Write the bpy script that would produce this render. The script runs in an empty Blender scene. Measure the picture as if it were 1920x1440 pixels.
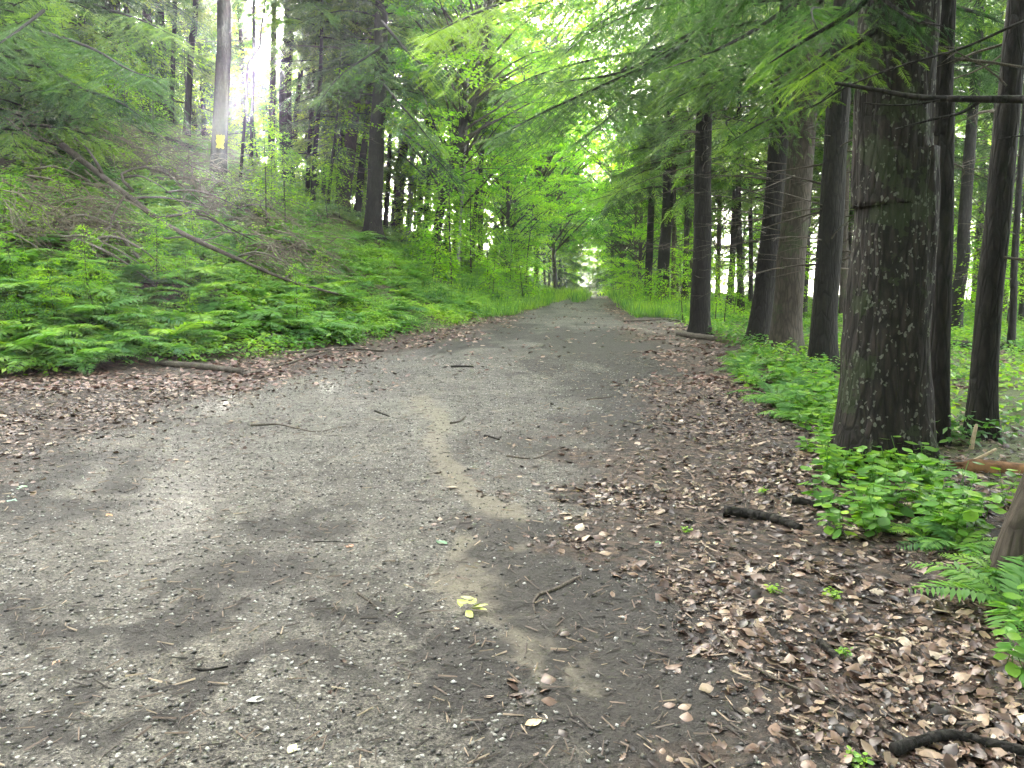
import bpy, math, random
import numpy as np
from math import radians, sin, cos, tan, pi
from mathutils import Matrix, Vector, Euler

rng = np.random.default_rng(11)
random.seed(5)
C = bpy.context.scene.collection
scene = bpy.context.scene

# ------------------------------------------------------------------ camera model (pixels of the 1920x1440 photograph)
F = 1442.0
PITCH = radians(8.52)
EYE = np.array([0.0, 0.0, 1.5])
FWD = np.array([0, cos(PITCH), -sin(PITCH)])
UP = np.array([0, sin(PITCH), cos(PITCH)])
RIGHT = np.array([1.0, 0, 0])


def ray(u, v):
    d = RIGHT * ((u - 960) / F) + FWD + UP * ((720 - v) / F)
    return d


def project(p):
    p = np.asarray(p, float) - EYE
    w = p @ FWD
    w = np.where(np.abs(w) < 1e-4, 1e-4, w)
    return 960 + F * (p @ RIGHT) / w, 720 - F * (p @ UP) / w, w


def flat(u, v, z=0.0):
    d = ray(u, v)
    t = (z - EYE[2]) / d[2]
    return EYE + d * t


def at_y(u, v, y):
    d = ray(u, v)
    return EYE + d * (y / d[1])


# ------------------------------------------------------------------ noise helpers
_perm = np.random.default_rng(3).random((256, 256))


def vnoise(x, y):
    x = np.asarray(x, float); y = np.asarray(y, float)
    xi = np.floor(x).astype(int); yi = np.floor(y).astype(int)
    fx = x - xi; fy = y - yi
    fx = fx * fx * (3 - 2 * fx); fy = fy * fy * (3 - 2 * fy)
    g = lambda a, b: _perm[a % 256, b % 256]
    return (g(xi, yi) * (1 - fx) + g(xi + 1, yi) * fx) * (1 - fy) + (g(xi, yi + 1) * (1 - fx) + g(xi + 1, yi + 1) * fx) * fy


def fbm(x, y, o=4):
    s = 0; a = 0.5; f = 1.0; n = 0
    for _ in range(o):
        s = s + a * vnoise(x * f + 17.3 * _, y * f - 9.1 * _); n += a; a *= 0.5; f *= 2.03
    return s / n


def sstep(a, b, x):
    t = np.clip((np.asarray(x, float) - a) / (b - a), 0, 1)
    return t * t * (3 - 2 * t)


# ------------------------------------------------------------------ terrain
_toe_px = [(0, 712), (200, 700), (420, 676), (640, 648), (860, 606), (960, 584), (1040, 566)]
_toe = np.array([flat(u, v)[:2] for u, v in _toe_px])
TOE_Y = np.concatenate([[-60, -8, 3], _toe[:, 1], [60, 90, 200, 500]])
TOE_X = np.concatenate([[-16, -10.5, -8.3], _toe[:, 0], [_toe[-1, 0] + 0.118 * (60 - _toe[-1, 1]), _toe[-1, 0] + 0.118 * (90 - _toe[-1, 1]),
                        _toe[-1, 0] + 0.1 * (200 - _toe[-1, 1]), _toe[-1, 0] + 0.05 * (500 - _toe[-1, 1])]])


def toe_x(y):
    return np.interp(y, TOE_Y, TOE_X)


def bank_s(x, y):
    return (toe_x(y) - x) * np.interp(y, [0, 10, 14, 25], [0.95, 0.88, 0.93, 0.965])


def right_x(y):      # right verge of the open track
    return np.interp(y, [-60, 0, 10, 16, 22, 39, 300], [-5, 1.35, 3.0, 3.75, 4.1, 5.2, 5.2 + .118 * 261])


def height(x, y):
    x = np.asarray(x, float); y = np.asarray(y, float)
    s = bank_s(x, y)
    sp = np.maximum(s, 0)
    h = 0.57 * sp * sp / (sp + 0.9)
    hk = 0.57 * 14 * 14 / 14.9
    h = np.where(sp > 14, hk + 0.36 * (sp - 14), h)
    h = np.where(sp > 45, hk + 0.36 * 31 + 0.05 * (sp - 45), h)
    fac = np.interp(y, [-20, 26, 45, 80], [1, 1, 0.7, 0.55])
    h = h * fac
    lump = (fbm(x * 0.9, y * 0.9, 4) - 0.5) * 0.55 + (fbm(x * 3.1 + 40, y * 3.1, 3) - 0.5) * 0.16
    h = h + lump * sstep(0.1, 1.6, s)
    r = x - right_x(y)
    rp = np.maximum(r, 0)
    h = h - np.minimum(0.022 * rp, 0.5)
    h = h + ((fbm(x * 0.5 + 9, y * 0.5, 3) - 0.5) * 0.28 + (fbm(x * 2.2 + 9, y * 2.2, 3) - 0.5) * 0.08) * sstep(0.2, 2.5, r)
    # open track: shallow ruts and wear
    tr = sstep(0.6, -0.3, s) * sstep(0.6, -0.3, r)
    h = h + tr * ((fbm(x * 0.7, y * 0.45, 3) - 0.5) * 0.10 + (fbm(x * 5, y * 5 + 3, 3) - 0.5) * 0.018)
    # crest of the track and the dip behind it
    h = h + tr * (0.10 * np.exp(-((y - 38) / 6.0) ** 2) + 0 * y) + sstep(5, 0, s) * sstep(6, 0, r) * (-1.3 * sstep(40, 51, y) + 0.6 * sstep(56, 82, y))
    # pond basin to the right beyond the trees
    b = sstep(46, 56, y + 3 * fbm(x * 0.1, y * 0.1, 2)) * sstep(0.165 * y + 4, 0.165 * y + 11, x) * sstep(330, 300, y)
    h = h - 2.2 * b
    return h


def ground(u, v, lo=1.2, hi=140):
    d = ray(u, v)
    ts = np.concatenate([np.linspace(lo, 12, 500), np.linspace(12, hi, 2500)])
    P = EYE[None] + ts[:, None] * d[None]
    dz = P[:, 2] - height(P[:, 0], P[:, 1])
    k = np.argmax(dz < 0)
    if dz[k] >= 0:
        return None
    return P[k]


# ------------------------------------------------------------------ mesh collector
class MB:
    def __init__(s):
        s.V = []; s.n = 0; s.Q = []; s.T = []; s.qm = []; s.tm = []; s.var = []

    def add(s, v, q=None, t=None, mat=0, var=0.5):
        v = np.asarray(v, float)
        if q is not None and len(q):
            q = np.asarray(q, int) + s.n; s.Q.append(q); s.qm.append(np.full(len(q), mat))
        if t is not None and len(t):
            t = np.asarray(t, int) + s.n; s.T.append(t); s.tm.append(np.full(len(t), mat))
        s.V.append(v); s.n += len(v)
        s.var.append(np.broadcast_to(np.asarray(var, float), (len(v),)))

    def inst(s, tv, tq=None, tt=None, P=None, R=None, S=None, mat=0, var=0.5):
        """replicate template verts tv at positions P with 3x3 frames R (columns = axes) and scales S"""
        N = len(P); k = len(tv)
        if N == 0: return
        S = np.broadcast_to(np.asarray(S, float), (N,)) if np.ndim(S) < 2 else S
        sv = tv[None] * (S[:, None, None] if S.ndim == 1 else S[:, None, :])
        v = np.einsum('nij,nkj->nki', R, sv) + P[:, None, :]
        off = (np.arange(N) * k)[:, None, None]
        q = (np.asarray(tq)[None] + off).reshape(-1, 4) if tq is not None and len(tq) else None
        t = (np.asarray(tt)[None] + off).reshape(-1, 3) if tt is not None and len(tt) else None
        var = np.repeat(np.broadcast_to(np.asarray(var, float), (N,)), k)
        s.add(v.reshape(-1, 3), q, t, mat, var)

    def mesh(s, name, mats, smooth=False):
        V = np.concatenate(s.V) if s.V else np.zeros((0, 3))
        Q = np.concatenate(s.Q) if s.Q else np.zeros((0, 4), int)
        T = np.concatenate(s.T) if s.T else np.zeros((0, 3), int)
        me = bpy.data.meshes.new(name)
        me.vertices.add(len(V)); me.vertices.foreach_set('co', V.astype(np.float32).ravel())
        nl = Q.size + T.size
        me.loops.add(nl); me.loops.foreach_set('vertex_index', np.concatenate([Q.ravel(), T.ravel()]).astype(np.int32))
        npoly = len(Q) + len(T)
        me.polygons.add(npoly)
        st = np.concatenate([np.arange(len(Q)) * 4, Q.size + np.arange(len(T)) * 3]).astype(np.int32)
        me.polygons.foreach_set('loop_start', st)
        mi = np.concatenate((s.qm + s.tm) or [np.zeros(0)]).astype(np.int32)
        me.polygons.foreach_set('material_index', mi)
        if smooth: me.polygons.foreach_set('use_smooth', np.ones(npoly, bool))
        a = me.attributes.new('var', 'FLOAT', 'POINT'); a.data.foreach_set('value', np.concatenate(s.var).astype(np.float32))
        for m in mats: me.materials.append(m)
        me.update(calc_edges=True); me.validate()
        return me


def link(name, me, parent=None, loc=None, rot=None, **props):
    o = bpy.data.objects.new(name, me); C.objects.link(o)
    if parent is not None: o.parent = parent
    if loc is not None: o.location = [float(c) for c in loc]
    if rot is not None: o.rotation_euler = rot
    for k, v in props.items(): o[k] = v
    return o


def thing(name, label, cat, me=None, loc=None, rot=None, group=None, scale=None):
    o = link(name, me, None, loc, rot)
    o['label'] = label; o['category'] = cat
    if group: o['group'] = group
    if scale is not None: o.scale = (scale, scale, scale) if np.ndim(scale) == 0 else scale
    return o


def frames(D, N):
    D = D / np.linalg.norm(D, axis=1, keepdims=True)
    Y = np.cross(N, D); Y /= np.maximum(np.linalg.norm(Y, axis=1, keepdims=True), 1e-6)
    Z = np.cross(D, Y)
    return np.stack([D, Y, Z], axis=2)


def tube(mb, pts, radii, sides=6, mat=0, var=0.5, cap=True, rfun=None):
    pts = np.asarray(pts, float); radii = np.broadcast_to(np.asarray(radii, float), (len(pts),))
    n = len(pts)
    T = np.gradient(pts, axis=0); T /= np.maximum(np.linalg.norm(T, axis=1, keepdims=True), 1e-9)
    ref = np.array([0, 0, 1.0]) if abs(T[n // 2, 2]) < 0.75 else np.array([1.0, 0, 0])
    A = np.cross(ref[None], T); A /= np.maximum(np.linalg.norm(A, axis=1, keepdims=True), 1e-9)
    B = np.cross(T, A)
    th = np.arange(sides) / sides * 2 * pi
    rr = radii[:, None] * np.ones(sides)[None]
    if rfun is not None: rr = rr * rfun(np.arange(n)[:, None] * np.ones(sides)[None], th[None] * np.ones(n)[:, None])
    v = pts[:, None] + rr[..., None] * (cos_(th)[None, :, None] * A[:, None] + sin_(th)[None, :, None] * B[:, None])
    i = np.arange(n - 1)[:, None] * sides; j = np.arange(sides)[None]; j2 = (j + 1) % sides
    q = np.stack([i + j, i + j2, i + sides + j2, i + sides + j], -1).reshape(-1, 4)
    v = v.reshape(-1, 3); t = None
    if cap:
        c0 = len(v); v = np.concatenate([v, pts[:1], pts[-1:]])
        jj = np.arange(sides); k2 = (jj + 1) % sides
        t = np.concatenate([np.stack([np.full(sides, c0), k2, jj], -1),
                            np.stack([np.full(sides, c0 + 1), (n - 1) * sides + jj, (n - 1) * sides + k2], -1)])
    mb.add(v, q, t, mat, var)


cos_ = np.cos; sin_ = np.sin


def smooth_path(P, n):
    """Catmull-Rom resample of a list of 3-D points"""
    P = np.asarray(P, float)
    if len(P) < 3:
        t = np.linspace(0, 1, n)[:, None]; return P[0] * (1 - t) + P[-1] * t
    E = np.concatenate([[2 * P[0] - P[1]], P, [2 * P[-1] - P[-2]]])
    out = []
    ts = np.linspace(0, len(P) - 1 - 1e-6, n)
    for t in ts:
        k = int(t); f = t - k
        a, b, c, d = E[k], E[k + 1], E[k + 2], E[k + 3]
        out.append(0.5 * (2 * b + (c - a) * f + (2 * a - 5 * b + 4 * c - d) * f * f + (3 * b - a - 3 * c + d) * f ** 3))
    return np.array(out)


# ------------------------------------------------------------------ materials
def new_mat(name):
    m = bpy.data.materials.new(name); m.use_nodes = True
    nt = m.node_tree; nt.nodes.clear()
    return m, nt, (lambda t, **kw: _node(nt, t, kw))


def _node(nt, t, kw):
    n = nt.nodes.new(t)
    for k, v in kw.items(): setattr(n, k, v)
    return n


def ramp(nt, fac, stops, interp='LINEAR'):
    r = nt.nodes.new('ShaderNodeValToRGB'); r.color_ramp.interpolation = interp
    el = r.color_ramp.elements
    while len(el) < len(stops): el.new(0.5)
    for e, (p, c) in zip(el, stops): e.position = p; e.color = (*c, 1) if len(c) == 3 else c
    nt.links.new(fac, r.inputs[0]); return r.outputs[0]


def mathn(nt, op, a, b=None, c=None):
    n = nt.nodes.new('ShaderNodeMath'); n.operation = op
    for i, x in enumerate((a, b, c)):
        if x is None: continue
        if isinstance(x, (int, float)): n.inputs[i].default_value = x
        else: nt.links.new(x, n.inputs[i])
    return n.outputs[0]


def mixc(nt, fac, a, b, mode='MIX'):
    n = nt.nodes.new('ShaderNodeMix'); n.data_type = 'RGBA'; n.blend_type = mode
    for s, x in ((n.inputs[0], fac), (n.inputs[6], a), (n.inputs[7], b)):
        if isinstance(x, (int, float)): s.default_value = x
        elif isinstance(x, tuple): s.default_value = (*x, 1)
        else: nt.links.new(x, s)
    return n.outputs[2]


def noise(nt, vec, scale, detail=4, rough=0.55, out=0):
    n = nt.nodes.new('ShaderNodeTexNoise'); n.inputs['Scale'].default_value = scale
    n.inputs['Detail'].default_value = detail; n.inputs['Roughness'].default_value = rough
    nt.links.new(vec, n.inputs['Vector']); return n.outputs[out]


def leaf_mat(name, dark, mid, light, trans, rough=0.45, spec=0.4):
    """leaf: dark/mid/light base colours picked by the per-leaf 'var' attribute, trans = transmitted share"""
    m, nt, N = new_mat(name); L = nt.links
    at = N('ShaderNodeAttribute', attribute_name='var')
    oi = N('ShaderNodeObjectInfo')
    f = mathn(nt, 'ADD', at.outputs['Fac'], mathn(nt, 'MULTIPLY', mathn(nt, 'SUBTRACT', oi.outputs['Random'], 0.5), 0.22))
    col = ramp(nt, f, [(0.0, dark), (0.5, mid), (1.0, light)])
    p = N('ShaderNodeBsdfPrincipled'); p.inputs['Roughness'].default_value = rough
    p.inputs['Specular IOR Level'].default_value = spec
    L.new(col, p.inputs['Base Color'])
    t = N('ShaderNodeBsdfTranslucent')
    L.new(mixc(nt, 1.0, col, (1.55, 1.65, 0.38), 'MULTIPLY'), t.inputs['Color'])
    mx = N('ShaderNodeMixShader'); mx.inputs[0].default_value = trans
    L.new(p.outputs[0], mx.inputs[1]); L.new(t.outputs[0], mx.inputs[2])
    o = N('ShaderNodeOutputMaterial'); L.new(mx.outputs[0], o.inputs['Surface'])
    return m


def bark_mat(name, c_dark, c_mid, c_light, lichen=0.0, scale=1.0, bump=0.6, moss=0.0):
    m, nt, N = new_mat(name); L = nt.links
    tc = N('ShaderNodeTexCoord')
    mp = N('ShaderNodeMapping'); mp.inputs['Scale'].default_value = (scale, scale, 0.22 * scale); L.new(tc.outputs['Object'], mp.inputs[0])
    n1 = noise(nt, mp.outputs[0], 22, 5, 0.65)
    mp2 = N('ShaderNodeMapping'); mp2.inputs['Scale'].default_value = (1, 1, 0.6); L.new(tc.outputs['Object'], mp2.inputs[0])
    n2 = noise(nt, mp2.outputs[0], 3.2, 4, 0.6)
    vo = N('ShaderNodeTexVoronoi'); vo.feature = 'DISTANCE_TO_EDGE'; vo.inputs['Scale'].default_value = 17 * scale
    L.new(mp.outputs[0], vo.inputs['Vector'])
    crack = mathn(nt, 'SMOOTH_MIN', mathn(nt, 'MULTIPLY', vo.outputs[0], 5.0), 1.0, 0.2)
    f = mathn(nt, 'ADD', mathn(nt, 'MULTIPLY', n1, 0.6), mathn(nt, 'MULTIPLY', n2, 0.5))
    f = mathn(nt, 'MULTIPLY', f, mathn(nt, 'ADD', mathn(nt, 'MULTIPLY', crack, 0.35), 0.68))
    col = ramp(nt, f, [(0.22, c_dark), (0.5, c_mid), (0.78, c_light)])
    if lichen > 0:
        v2 = N('ShaderNodeTexVoronoi'); v2.inputs['Scale'].default_value = 33; v2.inputs['Randomness'].default_value = 1
        mp3 = N('ShaderNodeMapping'); mp3.inputs['Scale'].default_value = (1, 1, 0.75); L.new(tc.outputs['Object'], mp3.inputs[0])
        n4 = N('ShaderNodeTexNoise'); n4.inputs['Scale'].default_value = 30; L.new(mp3.outputs[0], n4.inputs[0])
        wv = mixc(nt, 0.06, mp3.outputs[0], n4.outputs['Color'], 'ADD')
        L.new(wv, v2.inputs['Vector'])
        sel = mathn(nt, 'GREATER_THAN', N_sep(nt, v2.outputs['Color']), 1 - lichen)
        patch = mathn(nt, 'MULTIPLY', sel, mathn(nt, 'LESS_THAN', v2.outputs['Distance'], 0.42))
        big = mathn(nt, 'GREATER_THAN', n2, 0.47)
        patch = mathn(nt, 'MULTIPLY', patch, big)
        patch = mathn(nt, 'MULTIPLY', patch, mathn(nt, 'ADD', mathn(nt, 'MULTIPLY', n1, 0.9), 0.25))
        col = mixc(nt, patch, col, (0.13, 0.133, 0.11))
    if moss > 0:
        ms = mathn(nt, 'MULTIPLY', mathn(nt, 'GREATER_THAN', noise(nt, tc.outputs['Object'], 2.5, 5, 0.65), 0.56), moss)
        col = mixc(nt, ms, col, (0.035, 0.055, 0.018))
    p = N('ShaderNodeBsdfPrincipled'); p.inputs['Roughness'].default_value = 0.85; p.inputs['Specular IOR Level'].default_value = 0.25
    L.new(col, p.inputs['Base Color'])
    bp = N('ShaderNodeBump'); bp.inputs['Strength'].default_value = bump; bp.inputs['Distance'].default_value = 0.03
    L.new(mathn(nt, 'ADD', mathn(nt, 'MULTIPLY', crack, 0.5), n1), bp.inputs['Height']); L.new(bp.outputs[0], p.inputs['Normal'])
    o = N('ShaderNodeOutputMaterial'); L.new(p.outputs[0], o.inputs['Surface'])
    return m


def N_sep(nt, colsock):
    n = nt.nodes.new('ShaderNodeSeparateColor'); nt.links.new(colsock, n.inputs[0]); return n.outputs[0]


def litter_mat(name, stops, rough=0.5, trans=0.12):
    m, nt, N = new_mat(name); L = nt.links
    g = N('ShaderNodeNewGeometry')
    col = ramp(nt, g.outputs['Random Per Island'], stops)
    tc = N('ShaderNodeTexCoord')
    n1 = noise(nt, tc.outputs['Object'], 45, 3)
    col = mixc(nt, 1.0, col, ramp(nt, n1, [(0.3, (0.7, 0.7, 0.7)), (0.7, (1.2, 1.2, 1.2))]), 'MULTIPLY')
    p = N('ShaderNodeBsdfPrincipled'); p.inputs['Roughness'].default_value = rough; p.inputs['Specular IOR Level'].default_value = 0.5
    L.new(col, p.inputs['Base Color'])
    t = N('ShaderNodeBsdfTranslucent'); L.new(col, t.inputs[0])
    mx = N('ShaderNodeMixShader'); mx.inputs[0].default_value = trans
    L.new(p.outputs[0], mx.inputs[1]); L.new(t.outputs[0], mx.inputs[2])
    o = N('ShaderNodeOutputMaterial'); L.new(mx.outputs[0], o.inputs['Surface'])
    return m


def plain_mat(name, c, rough=0.7, spec=0.4, var=0.25, nscale=30):
    m, nt, N = new_mat(name); L = nt.links
    tc = N('ShaderNodeTexCoord'); n1 = noise(nt, tc.outputs['Object'], nscale, 4)
    a = tuple(x * (1 - var) for x in c); b = tuple(min(1, x * (1 + var)) for x in c)
    p = N('ShaderNodeBsdfPrincipled'); p.inputs['Roughness'].default_value = rough; p.inputs['Specular IOR Level'].default_value = spec
    L.new(ramp(nt, n1, [(0.3, a), (0.7, b)]), p.inputs['Base Color'])
    o = N('ShaderNodeOutputMaterial'); L.new(p.outputs[0], o.inputs['Surface'])
    return m


def ground_mat(name):
    m, nt, N = new_mat(name); L = nt.links
    geo = N('ShaderNodeNewGeometry'); pos = geo.outputs['Position']
    A = lambda n: N('ShaderNodeAttribute', attribute_name=n).outputs['Fac']
    nb = noise(nt, pos, 1.3, 5, 0.6)
    nm = noise(nt, pos, 9, 5, 0.62)
    nf = noise(nt, pos, 34, 5, 0.7)
    nx = noise(nt, pos, 95, 4, 0.7)

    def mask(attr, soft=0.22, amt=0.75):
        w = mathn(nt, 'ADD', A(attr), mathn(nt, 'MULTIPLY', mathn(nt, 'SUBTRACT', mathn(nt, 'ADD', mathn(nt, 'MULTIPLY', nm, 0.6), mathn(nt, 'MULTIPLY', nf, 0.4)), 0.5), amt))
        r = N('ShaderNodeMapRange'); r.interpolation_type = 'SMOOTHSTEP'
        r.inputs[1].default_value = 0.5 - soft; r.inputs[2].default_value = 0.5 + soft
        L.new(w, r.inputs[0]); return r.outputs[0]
    # packed grit of the track
    dirt = ramp(nt, nm, [(0.3, (0.042, 0.038, 0.032)), (0.5, (0.076, 0.07, 0.06)), (0.7, (0.124, 0.115, 0.099))])
    dirt = mixc(nt, 0.9, dirt, ramp(nt, nx, [(0.36, (0.12, 0.12, 0.12)), (0.5, (1, 1, 1)), (0.62, (2.2, 2.2, 2.15))]), 'MULTIPLY')
    dirt = mixc(nt, 0.8, dirt, ramp(nt, nf, [(0.38, (0.2, 0.18, 0.17)), (0.48, (1, 1, 1)), (0.66, (1.5, 1.49, 1.45))]), 'MULTIPLY')
    dirt = mixc(nt, 0.7, dirt, ramp(nt, nb, [(0.36, (0.55, 0.52, 0.5)), (0.5, (1, 1, 1)), (0.64, (1.3, 1.27, 1.2))]), 'MULTIPLY')
    vg = N('ShaderNodeTexVoronoi'); vg.inputs['Scale'].default_value = 48; L.new(pos, vg.inputs['Vector'])
    stone = mathn(nt, 'MULTIPLY', mathn(nt, 'LESS_THAN', vg.outputs['Distance'], 0.36), mathn(nt, 'GREATER_THAN', N_sep(nt, vg.outputs['Color']), 0.62))
    stc = ramp(nt, N_sep(nt, vg.outputs['Color']), [(0.6, (0.015, 0.014, 0.013)), (0.78, (0.04, 0.038, 0.035)), (0.86, (0.22, 0.215, 0.2)), (1.0, (0.42, 0.41, 0.38))])
    dirt = mixc(nt, mathn(nt, 'MULTIPLY', stone, 0.95), dirt, stc)
    # pale washed sand tongue
    sandc = ramp(nt, nf, [(0.3, (0.115, 0.10, 0.073)), (0.7, (0.19, 0.166, 0.123))])
    sandc = mixc(nt, 0.5, sandc, ramp(nt, nx, [(0.3, (0.6, 0.6, 0.6)), (0.7, (1.3, 1.3, 1.3))]), 'MULTIPLY')
    msand = mask('sand')
    col = mixc(nt, mathn(nt, 'MULTIPLY', msand, 0.85), dirt, sandc)
    # dark humus stains, with some dark shade painted into the soil colour
    mdamp_shade = mask('damp_shade')
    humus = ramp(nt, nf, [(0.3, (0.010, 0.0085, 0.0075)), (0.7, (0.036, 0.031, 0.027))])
    col = mixc(nt, mathn(nt, 'MULTIPLY', mdamp_shade, 0.96), col, humus)
    # leaf mould
    mlit = mask('litter', 0.25, 1.0)
    vl = N('ShaderNodeTexVoronoi'); vl.inputs['Scale'].default_value = 22; L.new(pos, vl.inputs['Vector'])
    mould = ramp(nt, N_sep(nt, vl.outputs['Color']), [(0.0, (0.014, 0.010, 0.007)), (0.4, (0.034, 0.023, 0.017)), (0.75, (0.065, 0.042, 0.03)), (1.0, (0.12, 0.08, 0.058))])
    mould = mixc(nt, 0.7, mould, ramp(nt, nf, [(0.3, (0.45, 0.45, 0.45)), (0.7, (1.2, 1.2, 1.2))]), 'MULTIPLY')
    col = mixc(nt, mlit, col, mould)
    # moss and low green
    mgr = mask('green')
    mossc = ramp(nt, nf, [(0.3, (0.035, 0.055, 0.014)), (0.7, (0.12, 0.15, 0.035))])
    col = mixc(nt, mathn(nt, 'MULTIPLY', mgr, 0.8), col, mossc)
    p = N('ShaderNodeBsdfPrincipled'); L.new(col, p.inputs['Base Color'])
    # wetness: smoother surface where water lies
    mwet = mask('wet', 0.3, 0.9)
    rr = mathn(nt, 'SUBTRACT', mathn(nt, 'ADD', 0.62, mathn(nt, 'MULTIPLY', nx, 0.2)), mathn(nt, 'MULTIPLY', mwet, 0.28))
    L.new(rr, p.inputs['Roughness']); p.inputs['Specular IOR Level'].default_value = 0.35
    hgt = mathn(nt, 'ADD', mathn(nt, 'ADD', mathn(nt, 'MULTIPLY', nf, 0.55), mathn(nt, 'MULTIPLY', nx, 0.35)), mathn(nt, 'ADD', mathn(nt, 'MULTIPLY', nm, 1.2), mathn(nt, 'MULTIPLY', stone, 0.16)))
    bp = N('ShaderNodeBump'); bp.inputs['Distance'].default_value = 0.04; bp.inputs['Strength'].default_value = 0.9
    L.new(hgt, bp.inputs['Height']); L.new(bp.outputs[0], p.inputs['Normal'])
    o = N('ShaderNodeOutputMaterial'); L.new(p.outputs[0], o.inputs['Surface'])
    return m


M = {}
M['ground'] = ground_mat('forest_soil')
M['hemlock'] = leaf_mat('hemlock_needles', (0.015, 0.045, 0.02), (0.052, 0.12, 0.038), (0.17, 0.28, 0.035), 0.46, 0.5, 0.25)
M['maple'] = leaf_mat('broad_leaves', (0.07, 0.19, 0.02), (0.18, 0.38, 0.018), (0.36, 0.53, 0.02), 0.64, 0.5, 0.2)
M['fern'] = leaf_mat('fern_green', (0.04, 0.12, 0.04), (0.12, 0.26, 0.065), (0.25, 0.40, 0.05), 0.42, 0.5, 0.25)
M['herb'] = leaf_mat('herb_green', (0.045, 0.13, 0.034), (0.12, 0.27, 0.05), (0.27, 0.42, 0.04), 0.42, 0.42, 0.35)
M['bark_dark'] = bark_mat('dark_hemlock_bark', (0.005, 0.0045, 0.0038), (0.011, 0.0097, 0.0078), (0.032, 0.028, 0.021))
M['bark_brown'] = bark_mat('brown_bark', (0.016, 0.013, 0.0095), (0.046, 0.037, 0.028), (0.10, 0.082, 0.064), bump=0.45, moss=0.4)
M['bark_lichen'] = bark_mat('mottled_lichen_bark', (0.005, 0.0043, 0.0036), (0.014, 0.0115, 0.0095), (0.042, 0.033, 0.027), lichen=0.3, bump=0.55, moss=0.35)
M['bark_pale'] = bark_mat('pale_bark', (0.10, 0.095, 0.085), (0.22, 0.21, 0.19), (0.36, 0.35, 0.32), bump=0.25)
M['twig'] = bark_mat('dead_twig_bark', (0.03, 0.025, 0.02), (0.085, 0.07, 0.056), (0.2, 0.17, 0.14), bump=0.3, scale=2.0)
M['stick'] = bark_mat('dead_wood_bark', (0.022, 0.018, 0.014), (0.07, 0.058, 0.045), (0.17, 0.145, 0.115), bump=0.35, scale=2.0)
M['brush'] = plain_mat('brown_dead_brush', (0.15, 0.125, 0.092), 0.8, 0.2, 0.4, 8)
M['litter'] = litter_mat('dry_leaves', [(0.0, (0.012, 0.008, 0.006)), (0.3, (0.04, 0.023, 0.017)), (0.55, (0.10, 0.058, 0.041)), (0.78, (0.18, 0.115, 0.081)), (0.93, (0.29, 0.21, 0.14)), (1.0, (0.40, 0.33, 0.25))], 0.42)
M['litter_far'] = litter_mat('brown_dry_leaves', [(0.0, (0.025, 0.013, 0.01)), (0.4, (0.115, 0.056, 0.042)), (0.75, (0.21, 0.115, 0.088)), (1.0, (0.36, 0.25, 0.195))], 0.42)
M['gravel'] = litter_mat('grit_stones', [(0.0, (0.015, 0.014, 0.013)), (0.45, (0.05, 0.047, 0.042)), (0.7, (0.2, 0.19, 0.175)), (1.0, (0.45, 0.44, 0.41))], 0.6, 0.0)
M['chips'] = litter_mat('bark_chips', [(0.0, (0.02, 0.016, 0.013)), (0.5, (0.06, 0.045, 0.035)), (0.85, (0.15, 0.105, 0.075)), (1.0, (0.32, 0.25, 0.17))], 0.7, 0.0)
M['greywood'] = bark_mat('bare_grey_branch', (0.045, 0.038, 0.03), (0.13, 0.11, 0.09), (0.26, 0.23, 0.19), bump=0.3, scale=2.0)
M['yellow'] = plain_mat('yellow_blaze_paint', (0.36, 0.31, 0.012), 0.6, 0.4, 0.12, 25)
M['rot'] = plain_mat('rotten_orange_wood', (0.15, 0.08, 0.038), 0.9, 0.2, 0.6, 16)
M['palewood'] = plain_mat('bare_pale_wood', (0.38, 0.30, 0.2), 0.8, 0.3, 0.3, 30)

# ------------------------------------------------------------------ ground masks, drawn in world metres from points of the place


def poly_in(pts, x, y):
    pts = np.asarray(pts); inside = np.zeros(np.shape(x), bool); n = len(pts)
    for i in range(n):
        x1, y1 = pts[i]; x2, y2 = pts[(i + 1) % n]
        c = ((y1 > y) != (y2 > y)) & (x < (x2 - x1) * (y - y1) / ((y2 - y1) if y2 != y1 else 1e-9) + x1)
        inside ^= c
    return inside


def seg_dist(pts, x, y):
    best = np.full(np.shape(x), 1e9)
    pts = np.asarray(pts)
    for (ax, ay), (bx, by) in zip(pts[:-1], pts[1:]):
        dx, dy = bx - ax, by - ay; L2 = dx * dx + dy * dy + 1e-9
        t = np.clip(((x - ax) * dx + (y - ay) * dy) / L2, 0, 1)
        best = np.minimum(best, np.hypot(x - ax - t * dx, y - ay - t * dy))
    return best


G2 = lambda L: [tuple(flat(u, v)[:2]) for u, v in L]
TRACK_L = np.array(G2([(0, 880), (150, 830), (330, 775), (480, 722), (660, 680), (830, 640), (950, 600), (1045, 563)]))
TRACK_R = np.array(G2([(1400, 1440), (1330, 1250), (1260, 1080), (1200, 960), (1160, 860), (1235, 770), (1275, 700), (1190, 625), (1135, 562)]))


def track_lx(y):
    return np.interp(y, np.r_[-30, 0, TRACK_L[:, 1], 80, 200], np.r_[-7, -7, TRACK_L[:, 0], TRACK_L[-1, 0] + .12 * (80 - TRACK_L[-1, 1]), TRACK_L[-1, 0] + .11 * (200 - TRACK_L[-1, 1])])


def track_rx(y):
    return np.interp(y, np.r_[-30, 1, TRACK_R[:, 1], 80, 200], np.r_[0.3, 0.55, TRACK_R[:, 0], TRACK_R[-1, 0] + .12 * (80 - TRACK_R[-1, 1]), TRACK_R[-1, 0] + .11 * (200 - TRACK_R[-1, 1])])


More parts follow.
